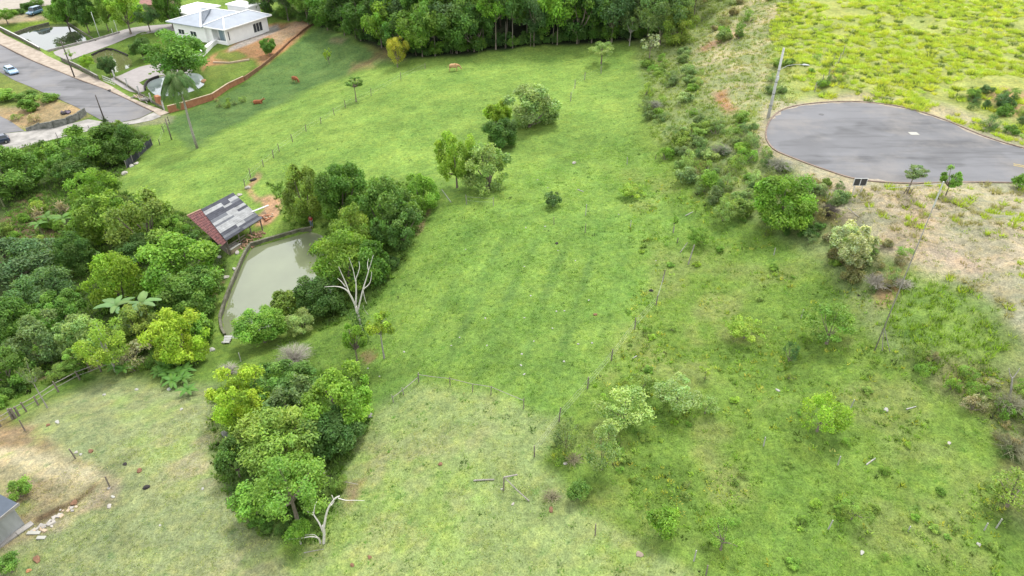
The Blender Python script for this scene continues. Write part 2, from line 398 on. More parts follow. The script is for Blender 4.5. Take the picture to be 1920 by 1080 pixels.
ny, nx = GX.shape
idx = np.arange(ny*nx).reshape(ny, nx)
quads = np.stack([idx[:-1, :-1], idx[:-1, 1:], idx[1:, 1:], idx[1:, :-1]], -1).reshape(-1, 4)
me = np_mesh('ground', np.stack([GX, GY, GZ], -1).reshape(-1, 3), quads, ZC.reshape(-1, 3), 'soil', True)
m_gr, t, b = nodes('grass_ground')
at_ = N(t, 'ShaderNodeAttribute', attribute_name='soil')
f1 = noise(t, 2.2, 6, .7); f2 = noise(t, 9.0, 5, .7, stretch=(1, .8, 1)); f3 = noise(t, .45, 4, .6)
k1 = rng(t, f1, .3, .7, .68, 1.30); k2 = rng(t, f2, .3, .7, .60, 1.40); k3 = rng(t, f3, .3, .7, .88, 1.12)
mm = N(t, 'ShaderNodeMath', operation='MULTIPLY'); t.links.new(k1, mm.inputs[0]); t.links.new(k2, mm.inputs[1])
m2 = N(t, 'ShaderNodeMath', operation='MULTIPLY'); t.links.new(mm.outputs[0], m2.inputs[0]); t.links.new(k3, m2.inputs[1])
cmb = N(t, 'ShaderNodeCombineColor'); 
for i in range(3): t.links.new(m2.outputs[0], cmb.inputs[i])
c1 = mixc(t, 1.0, at_.outputs['Color'], cmb.outputs[0], 'MULTIPLY')
yel = mixc(t, 1.0, c1, (1.14, 1.02, .85), 'MULTIPLY')
f4 = rng(t, noise(t, 1.1, 5, .65), .45, .72, 0, .9)
gcl = mixc(t, f4, c1, yel)
clump = rng(t, noise(t, .95, 5, .75), .56, .68, 0, .75)
t.links.new(mixc(t, clump, gcl, mixc(t, 1.0, gcl, (.50, .68, .55), 'MULTIPLY')), b.inputs['Base Color'])
b.inputs['Roughness'].default_value = .95; b.inputs['Specular IOR Level'].default_value = .08
ad = N(t, 'ShaderNodeMath', operation='ADD'); t.links.new(f1, ad.inputs[0]); t.links.new(f2, ad.inputs[1])
bump(t, b, ad.outputs[0], .7, .16)
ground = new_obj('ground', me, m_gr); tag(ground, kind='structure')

# ------------------------------------------------------------------ draped sheets
def grid_sheet(name, poly, step, lift, mat, z=None, parent=None, kind='structure', dens=None):
    """a sheet with exactly this outline laid on the ground (or level at z)"""
    pts = []; m_ = len(poly)
    for i in range(m_):
        a, c = Vector(poly[i]), Vector(poly[(i+1) % m_]); k = max(1, int((c-a).length/step))
        for q in range(k): pts.append(a.lerp(c, q/k))
    nb = len(pts); edges = [(i, (i+1) % nb) for i in range(nb)]
    xs = [p.x for p in pts]; ys = [p.y for p in pts]
    gx, gy = np.meshgrid(np.arange(min(xs), max(xs), step), np.arange(min(ys), max(ys), step))
    dd = sdist(gx, gy, [tuple(p) for p in pts]); ok = dd > step*.45
    pts += [Vector((x, y)) for x, y in zip(gx[ok], gy[ok])]
    vs, _, fs = geometry.delaunay_2d_cdt([p.to_2d() for p in pts], edges, [], 1, 1e-5)[:3]
    co = [(p.x, p.y, (float(H(p.x, p.y)) if z is None else z)+lift) for p in vs]
    me = bpy.data.meshes.new(name); me.from_pydata(co, [], [f if (lambda a, b_, c: (b_-a).cross(c-a))(*[Vector(co[i][:2]) for i in f[:3]]) > 0 else tuple(reversed(f)) for f in fs])
    me.polygons.foreach_set('use_smooth', np.ones(len(me.polygons), bool)); me.update()
    o = new_obj(name, me, mat, parent)
    if kind: o['kind'] = kind
    return o
def gpoly(px): return [tuple(at(u, v)[:2]) for u, v in px]

def asphalt(name, c, seed):
    m, t, b = nodes(name)
    big = noise(t, .16, 5, .6); st = noise(t, .22, 4, .6, stretch=(.35, 1.6, 1)); fine = noise(t, 26, 3, .7)
    c1 = mixc(t, rng(t, big, .35, .68, 0, 1), tuple(x*.86 for x in c), tuple(x*1.16 for x in c))
    c2 = mixc(t, rng(t, st,   .50, .66, 0, .7), c1, tuple(x*.45 for x in c))
    c3 = mixc(t, rng(t, noise(t, .55, 4, .6, stretch=(.12, 1.5, 1)), .53, .64, 0, .6), c2, tuple(x*.42 for x in c))
    patch = rng(t, noise(t, .085, 3, .5), .50, .53, 0, .28)
    c3 = mixc(t, patch, c3, tuple(x*1.7 for x in c))
    dust = rng(t, noise(t, .12, 5, .7), .50, .75, 0, .75)
    c4 = mixc(t, dust, c3, (.19, .175, .16))
    t.links.new(mixc(t, rng(t, fine, .3, .7, 0, .22), c4, (.07, .07, .07)), b.inputs['Base Color'])
    b.inputs['Roughness'].default_value = .85; bump(t, b, fine, .2, .01)
    return m
m_as = asphalt('worn_asphalt', (.105, .107, .115), (30, 85)); m_as2 = asphalt('old_asphalt', (.125, .125, .132), (-90, 120))

grid_sheet('cul_de_sac_road', smooth_poly(CUL, 4), 1.5, .03, m_as)
m_dirt = plain('washed_dirt', (.40, .35, .28), .95, .3, 3)
for q_, (i0, i1, wv_) in enumerate(((2, 9, .9), (12, 17, .7))):
    line = smooth_poly(px_poly(CUL_PX[i0:i1+1], Z_CUL), 8, False); cxy = np.mean(np.array(line), 0); inn = []
    for k_, p_ in enumerate(line):
        a_, b__ = line[max(k_-1, 0)], line[min(k_+1, len(line)-1)]; d_ = Vector((b__[0]-a_[0], b__[1]-a_[1])).normalized(); n__ = Vector((d_.y, -d_.x))
        if n__.dot(Vector((cxy[0]-p_[0], cxy[1]-p_[1]))) < 0: n__ = -n__
        wd = wv_*max(.12, .5+float(vnoise(p_[0], p_[1], 1.7, 5))*.5+float(vnoise(p_[0], p_[1], .6, 6))*.25); inn.append((p_[0]+n__.x*wd, p_[1]+n__.y*wd))
    V__ = [(x_, y_, Z_CUL+.035) for x_, y_ in line]+[(x_, y_, Z_CUL+.035) for x_, y_ in inn]; n_l = len(line)
    me_ = bpy.data.meshes.new('dirt_strip'); me_.from_pydata(V__, [], [(k_, k_+1, n_l+k_+1, n_l+k_) for k_ in range(n_l-1)]); me_.update()
    if me_.polygons[0].normal.z < 0: me_.flip_normals()
    o_ = new_obj('dirt_strip', me_, m_dirt); o_['kind'] = 'structure'
m_con = plain('weathered_concrete', (.42, .40, .37), .85, .35, 1.2)
m_cond = plain('mossy_concrete', (.20, .19, .15), .9, .5, 2.0, c2=(.09, .10, .05))
m_kerb = plain('dusty_kerb', (.30, .23, .18), .9, .35, 2.0)
m_wht = plain('white_paint', (.46, .46, .45), .6, .10, 1.5, bmp=0)
m_yel = plain('yellow_road_paint', (.62, .46, .10), .7, .2, 6, bmp=0)
m_sand = plain('pale_sandy_pavement', (.46, .40, .33), .9, .3, .8, c2=(.33, .27, .21))
m_lane = plain('pale_concrete_lane', (.45, .43, .40), .85, .25, .7, c2=(.27, .26, .24))
m_drive = plain('paved_driveway', (.40, .37, .36), .85, .12, .9)
def kerb(name, pts, w_=.16, h=.14, mat=m_kerb, lift=0):
    """a kerb run along a line on the ground"""
    mb = MB(); P3 = [Vector((x, y, 0)) for x, y in pts]
    V_ = []
    for i, p in enumerate(P3):
        d = (P3[min(i+1, len(P3)-1)]-P3[max(i-1, 0)]).normalized(); nrm = Vector((-d.y, d.x, 0))*w_/2
        z = float(H(p.x, p.y))+lift
        for s_, zz in ((1, -.2), (1, h), (-1, h), (-1, -.2)): V_.append((p.x+nrm.x*s_, p.y+nrm.y*s_, z+zz))
    fs = [(i*4+k, i*4+(k+1) % 4, i*4+4+(k+1) % 4, i*4+4+k) for i in range(len(P3)-1) for k in range(4)]
    fs += [(0, 1, 2, 3), tuple(len(V_)-4+k for k in (3, 2, 1, 0))]
    mb.add(V_, fs); return mb.build(name, mat)
def kerb_stones(name, pts, L_=1.0, w_=.17, h=.13):
    """a kerb of separate stones with open joints, each stone a part"""
    root = empty(name, (*pts[0], Z_CUL)); root['kind'] = 'structure'; o0 = Vector((*pts[0], Z_CUL)); acc = [Vector(p) for p in pts]; cur = acc[0]; i = 1
    while i < len(acc):
        d = acc[i]-cur
        while i < len(acc) and (acc[i]-cur).length < L_: i += 1
        if i >= len(acc): break
        nxt = cur+(acc[i]-cur).normalized()*L_; dd = (nxt-cur).normalized()
        z = rnd.uniform(-.012, .015); a = Vector((*(cur+dd*.02), Z_CUL))-o0; b_ = Vector((*(nxt-dd*.02), Z_CUL))-o0
        MB().bar(a+Vector((0, 0, h/2-.1+z)), b_+Vector((0, 0, h/2-.1+z)), w_, h+.2).build('kerb_stone', m_kerb, root); cur = nxt
    return root
ck = smooth_poly(px_poly(CUL_PX[0:12], Z_CUL), 5, False)
kerb_stones('kerb', ck)
ck2 = smooth_poly(px_poly(CUL_PX[13:]+[CUL_PX[0]], Z_CUL), 5, False)
k2_ = kerb('kerb', ck2, .18, .10); tag(k2_, kind='structure')
def strip(name, p0, p1, w_, lift, mat, z=None):
    a, c = Vector(p0), Vector(p1); d = (c-a).normalized(); n_ = Vector((-d.y, d.x))*w_/2
    return grid_sheet(name, [tuple(a-n_), tuple(c-n_), tuple(c+n_), tuple(a+n_)], 2.0, lift, mat, z)
ya = Vector(on_plane(1900, 309, Z_CUL)); yb = Vector(on_plane(2050, 336, Z_CUL)); yd = (yb-ya).normalized(); yn = Vector((-yd.y, yd.x))
for k in (-1, 1): strip('road_marking', ya+yn*.22*k, yb+yn*.22*k, .13, .036, m_yel)

# ------------------------------------------------------------------ left street, pavement, lane, driveways
STREET = gpoly([(-60,52),(0,84),(62,115),(140,147),(207,172),(250,192),(287,210),(262,222),(215,232),(190,226),(172,216),(155,207),(107,185),(25,150),(0,136),(-90,104)])
grid_sheet('street', STREET, 1.6, .07, m_as2)
WALK = gpoly([(-60,30),(0,60),(78,98),(120,120),(185,150),(250,186),(318,212),(300,218),(288,210),(250,191.4),(207,171.4),(140,146.4),(62,114.4),(0,83.4),(-60,51.4)])
grid_sheet('pavement', WALK, 1.6, .10, m_sand)
tag(kerb('kerb', gpoly([(-60,51.8),(0,83.8),(62,114.8),(140,146.8),(207,171.8),(250,191.8),(288,210)]), .2, .2), kind='structure')
LANE = gpoly([(-90,285),(-60,262),(0,252),(45,247),(110,238),(165,224),(190,228),(215,233),(262,223),(288,211),(302,219),(285,226),(250,233),(200,238),(140,252),(100,262),(60,272),(0,289)])
grid_sheet('lane', LANE, 1.6, .06, m_lane)
grid_sheet('side_road', gpoly([(-90,206),(0,218),(20,228),(46,246),(0,251.4),(-60,261)]), 1.8, .06, m_as2)
grid_sheet('driveway', gpoly(smooth_poly([(100,98),(150,84),(200,66),(250,52),(310,46),(352,44),(348,56),(300,60),(250,68),(215,82),(150,106),(128,112)], 3)), 1.6, .06, m_drive)
grid_sheet('courtyard', gpoly(smooth_poly([(208,150),(225,142),(262,126),(300,120),(345,124),(362,136),(330,140),(290,148),(274,160),(270,172),(244,172)], 3)), 1.4, .07, m_drive)

# ------------------------------------------------------------------ water
def water(name, c, rough=.03, ior=1.6):
    m, t, b = nodes(name)
    f = noise(t, .25, 3); t.links.new(mixc(t, f, tuple(x*.8 for x in c), tuple(x*1.2 for x in c)), b.inputs['Base Color'])
    b.inputs['Roughness'].default_value = rough; b.inputs['IOR'].default_value = ior; b.inputs['Specular IOR Level'].default_value = .9
    bump(t, b, noise(t, 1.2, 3), .02, .03); return m
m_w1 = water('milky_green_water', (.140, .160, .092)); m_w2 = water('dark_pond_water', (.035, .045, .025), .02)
m_w3 = water('greenish_pond_water', (.10, .11, .045)); m_w4 = water('clear_pool_water', (.16, .19, .19))
def pond(name, poly, z, mat):
    me = bpy.data.meshes.new(name); me.from_pydata([(x, y, z) for x, y in poly], [], [tuple(range(len(poly)))]); me.update()
    if me.polygons[0].normal.z < 0: me.flip_normals()
    return tag(new_obj(name, me, mat), kind='structure')
pond('fish_pond_water', POND, Z_POND, m_w1); pond('pond_water', POND2, -10.1, m_w2); pond('pond_water', POND3, -10.05, m_w3); pond('pond_water', POND4, -10.25, m_w4)
# creek shadowed under the trees
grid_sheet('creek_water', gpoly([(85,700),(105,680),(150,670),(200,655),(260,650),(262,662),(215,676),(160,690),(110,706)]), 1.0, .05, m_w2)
# ------------------------------------------------------------------ foliage
def foliage_mat(name, rough=.55):
    m, t, b = nodes(name)
    oi = N(t, 'ShaderNodeObjectInfo'); a = N(t, 'ShaderNodeAttribute', attribute_name='tint')
    c = mixc(t, 1.0, mixc(t, 1.0, oi.outputs['Color'], a.outputs['Color'], 'MULTIPLY'), (.98, .97, .78), 'MULTIPLY')
    t.links.new(c, b.inputs['Base Color']); b.inputs['Roughness'].default_value = rough; b.inputs['Specular IOR Level'].default_value = .3
    tr = N(t, 'ShaderNodeBsdfTranslucent'); t.links.new(mixc(t, 1.0, c, (1.1, 1.15, .5), 'MULTIPLY'), tr.inputs[0])
    ms = N(t, 'ShaderNodeMixShader'); ms.inputs[0].default_value = .40
    out = t.nodes['Material Output']; t.links.new(b.outputs[0], ms.inputs[1]); t.links.new(tr.outputs[0], ms.inputs[2]); t.links.new(ms.outputs[0], out.inputs[0])
    return m
m_leaf = foliage_mat('leaves')
def bark_mat(name, c, c2):
    m, t, b = nodes(name); f = noise(t, 6, 5, .7, stretch=(3, 3, .6)); t.links.new(mixc(t, rng(t, f, .3, .7, 0, 1), c, c2), b.inputs['Base Color'])
    b.inputs['Roughness'].default_value = .9; b.inputs['Specular IOR Level'].default_value = .1; return m
m_bark = bark_mat('grey_brown_bark', (.10, .08, .06), (.24, .21, .17)); m_barkw = bark_mat('pale_bark', (.16, .15, .13), (.38, .36, .33))
m_dead = bark_mat('bleached_wood', (.13, .12, .10), (.34, .32, .29)); m_barkg = bark_mat('dull_bark', (.07, .06, .05), (.20, .18, .15)); m_wood = bark_mat('weathered_wood', (.10, .085, .07), (.24, .21, .18))

def leaves(C, Nn, size, r, aspect=.55):
    """folded diamond leaves centred at C with normals Nn"""
    n_ = len(C); Nn = Nn/np.linalg.norm(Nn, axis=1, keepdims=True)
    q = r.normal(size=(n_, 3)); T = np.cross(Nn, q); T /= np.linalg.norm(T, axis=1, keepdims=True)+1e-9
    B = np.cross(Nn, T); s_ = size*(.6+.8*r.rand(n_, 1)) if np.ndim(size) == 0 else size[:, None]*(.7+.6*r.rand(n_, 1))
    a = C-T*s_*.5; c = C+T*s_*.5-Nn*s_*.12
    l = C+B*s_*aspect*.5+Nn*s_*.10; rr = C-B*s_*aspect*.5+Nn*s_*.10
    V = np.stack([a, l, c, rr], 1).reshape(-1, 3)
    i = np.arange(n_)*4
    Fc = np.concatenate([np.stack([i, i+1, i+2], 1), np.stack([i, i+2, i+3], 1)])
    return V, Fc
def unit(r, n_):
    d = r.normal(size=(n_, 3)); return d/np.linalg.norm(d, axis=1, keepdims=True)
def crown_mesh(name, seed, K, NL, leaf, spread=.62, lobe=.36, up=.25, flat=0., aspect=.55, hollow=.0, droop=0., drop=.35, sharp=.75):
    """many small leaves gathered in uneven clumps around a unit crown"""
    r = np.random.RandomState(seed)
    d = unit(r, K); d[:, 2] = d[:, 2]*.9+.12
    rad = spread*(.55+.6*r.rand(K)**.7)
    cen = d*rad[:, None]; cen[0] = (0, 0, .15)
    lr = lobe*(.55+.75*r.rand(K))
    ph = r.rand(6)*6.28
    pw = lr**2*(.55+.9*r.rand(K)); pw /= pw.sum()
    k = r.choice(K, NL, p=pw)
    dd = unit(r, NL)
    out = cen[k]/(np.linalg.norm(cen[k], axis=1, keepdims=True)+.2)
    dd = dd+out*.55; dd[:, 2] += up*.8; dd /= np.linalg.norm(dd, axis=1, keepdims=True)
    fr = 1-(r.rand(NL)**2)*.5
    sc3 = np.array([1, 1, 1-flat*.45])
    C = cen[k]+dd*(lr[k]*fr)[:, None]*sc3
    # second-order tufts give the rough broken surface
    tf = unit(r, K*14); kk = k*14+r.randint(0, 14, NL); C += tf[kk]*(lr[k]*.5)[:, None]*(r.rand(NL)[:, None])
    if droop: C[:, 2] -= droop*(C[:, 0]**2+C[:, 1]**2)
    keep = r.rand(NL) > hollow*(np.sin(C[:, 0]*7+ph[0])*np.sin(C[:, 1]*7+ph[1])*np.sin(C[:, 2]*7+ph[2]) > .12)
    keep &= (C[:, 2] > -.45) | (r.rand(NL) > drop)
    C, dd, k = C[keep], dd[keep], k[keep]
    nn = dd*sharp+unit(r, len(C))*.75; nn[:, 2] += .35
    V, Fc = leaves(C, nn, leaf, r, aspect)
    lt = (.72+.55*r.rand(K))[k]; lt2 = lt*(.72+.5*r.rand(len(C)))
    tip = np.clip((fr[keep] if False else (r.rand(len(C)))), 0, 1)
    col = np.ones((len(C), 3))*lt2[:, None]
    y = (r.rand(K)[k]*.6+r.rand(len(C))*.6)
    col[:, 0] *= .82+.36*y; col[:, 2] *= .75+.55*r.rand(len(C))
    return np_mesh(name, V, Fc, np.repeat(col, 4, 0)), cen, lr
def branch_mesh(name, cen, lr, seed, nb=8, thick=.045):
    """limbs rising from the crown's foot to its clumps, in crown units"""
    r = random.Random(seed); mb = MB(); order = sorted(range(len(cen)), key=lambda i: -lr[i])[:nb]
    for i in order:
        c = Vector(cen[i]); a = Vector((0, 0, -.75)); m_ = a.lerp(c, .5)+Vector((r.uniform(-.08, .08), r.uniform(-.08, .08), -.06))
        e_ = c+Vector(c).normalized()*lr[i]*.5
        mb.tube([a, a.lerp(m_, .6), m_, c, e_], [thick, thick*.8, thick*.62, thick*.36, thick*.1], 5, False)
    return mb.mesh(name, True)
def trunk_mesh(name, seed, flare=1.5):
    r = random.Random(seed); mb = MB(); pts = [(0, 0, -.06), (0, 0, .02)]; x = y = 0
    for i in range(1, 6):
        x += r.uniform(-.05, .05); y += r.uniform(-.05, .05); pts.append((x*(1-i/5), y*(1-i/5), i/5))
    mb.tube(pts, [flare, flare*.85, 1, .92, .84, .75, .62], 8)
    return mb.mesh(name, True)
VAR = {}
def variant(kind, seeds, **kw):
    out = []
    for s_ in seeds:
        me_, cen, lr = crown_mesh('crown_'+kind, s_, **kw)
        out.append((me_, branch_mesh('branches_'+kind, cen, lr, s_, kw.get('K', 12) if kind in ('open', 'wispy') else 7, .05 if kind not in ('wispy', 'sapling') else .022)))
    VAR[kind] = out
variant('dense', (1, 2, 3, 4), K=44, NL=8200, leaf=.125, spread=.76, lobe=.27)
variant('broad', (11, 12, 13, 14), K=36, NL=7000, leaf=.14, spread=.80, lobe=.27, hollow=.5)
variant('feathery', (21, 22, 23), K=38, NL=8500, leaf=.095, spread=.80, lobe=.27, flat=.5, aspect=.4, hollow=.3, droop=.12)
variant('open', (31, 32, 33, 34), K=20, NL=3600, leaf=.12, spread=.78, lobe=.24, hollow=.7, flat=.4)
variant('forest', (41, 42, 43, 44, 45, 46), K=40, NL=7000, leaf=.11, spread=.82, lobe=.26, hollow=.5, drop=.3)
variant('bush', (51, 52, 53, 54), K=22, NL=2600, leaf=.14, spread=.66, lobe=.33, up=.45, drop=.9)
variant('wispy', (61, 62, 63, 64), K=18, NL=900, leaf=.15, spread=.78, lobe=.22, hollow=.5, aspect=.45)
variant('scrub', (71, 72, 73, 74), K=22, NL=1900, leaf=.11, spread=.72, lobe=.28, up=.4, hollow=.4, aspect=.4, drop=.8)
variant('nearbroad', (91, 92, 93, 94, 95), K=44, NL=15000, leaf=.088, spread=.88, lobe=.24, hollow=.75)
variant('neardense', (101, 102, 103, 104), K=60, NL=15000, leaf=.085, spread=.80, lobe=.23)
variant('nearopen', (111, 112, 113), K=34, NL=7500, leaf=.075, spread=.82, lobe=.23, hollow=.6)
variant('sapling', (81, 82, 83, 84), K=30, NL=3800, leaf=.10, spread=.80, lobe=.25, hollow=.6, up=.35, drop=.8, aspect=.5)
TRUNKS = [trunk_mesh('trunk_form', s_) for s_ in (1, 2, 3)]
tcount = [0]
COLS = dict(dark=(.095,.200,.048), deep=(.060,.130,.038), mid=(.135,.275,.052), fresh=(.185,.355,.055), lime=(.280,.460,.060), yellow=(.31,.455,.055),
            grey=(.185,.290,.115), pale=(.30,.45,.17), olive=(.220,.345,.075), blue=(.105,.205,.080), silver=(.40,.48,.33), tan=(.33,.33,.19), brown=(.25,.25,.13), gold=(.44,.45,.08))
def vary(c, a=.12):
    k = 1+rnd.uniform(-a, a); return (c[0]*k*(1+rnd.uniform(-a, a)*.6), c[1]*k, c[2]*k*(1+rnd.uniform(-a, a)), 1)
def raw_tree(Pt, R, Rz, hc, kind, c, name, label, cat, group=None, bark=None, tr=None, trunk=True, branches=True):
    if R > 2.1 and kind in ('broad', 'dense', 'open'): kind = dict(broad='nearbroad', dense='neardense', open='nearopen')[kind]
    i = tcount[0]; tcount[0] += 1
    e_ = empty(name, Pt); tag(e_, label, cat, group)
    me_, br = VAR[kind][rnd.randrange(len(VAR[kind]))]
    rz = rnd.uniform(0, 6.28)
    cr_ = new_obj('crown', me_, m_leaf, e_); cr_.location = (0, 0, hc); cr_.scale = (R, R, Rz); cr_.rotation_euler = (0, 0, rz); cr_.color = vary(COLS[c] if isinstance(c, str) else c)
    bark = bark or m_bark
    if branches:
        b_ = bpy.data.objects.new('branches', br); 
        if not br.materials: br.materials.append(m_bark)
        link(b_, e_); b_.location = (0, 0, hc); b_.scale = (R, R, Rz); b_.rotation_euler = (0, 0, rz)
        if bark is not m_bark: b_.material_slots[0].link = 'OBJECT'; b_.material_slots[0].material = bark
    if trunk:
        tm = TRUNKS[i % 3]
        if not tm.materials: tm.materials.append(m_bark)
        t_ = bpy.data.objects.new('trunk', tm); link(t_, e_); tr = tr or max(.035, R*.052)
        t_.scale = (tr, tr, max(.15, hc-Rz*.6)); t_.rotation_euler = (0, 0, rz)
        t_.material_slots[0].link = 'OBJECT'; t_.material_slots[0].material = bark
    return e_
def tree(u0, v0, u1, v1, vf, kind, c, name, label, cat='tree', **kw):
    """a tree whose crown is seen within this box and whose foot is seen at row vf"""
    uc, vc = (u0+u1)/2, (v0+v1)/2
    if kind in ('dense', 'broad', 'feathery', 'bush', 'scrub') and not ('trunk' in label) and name not in ('young_tree', 'garden_tree') or kind == 'sapling': vf = v1-.13*(v1-v0)
    vf = max(vf, vc+2)
    uf = 960+(uc-960)*(V_N-vf)/(V_N-vc)
    Pt = at(uf, vf); h = max(.1, height_at(Pt, vc))
    _, _, d = proj(Pt.x, Pt.y, Pt.z+h); R = (u1-u0)/2*d/F; H2 = (v1-v0)/2*d/F
    al = PITCH-math.atan((540-vc)/F)
    Rz = math.sqrt(max(H2*H2-(R*math.sin(al))**2, (.42*R)**2))/math.cos(al)
    Rz = min(Rz, 1.6*R)
    return raw_tree(Pt, R*.97, Rz*.99, h, kind, c, name, label, cat, **kw)

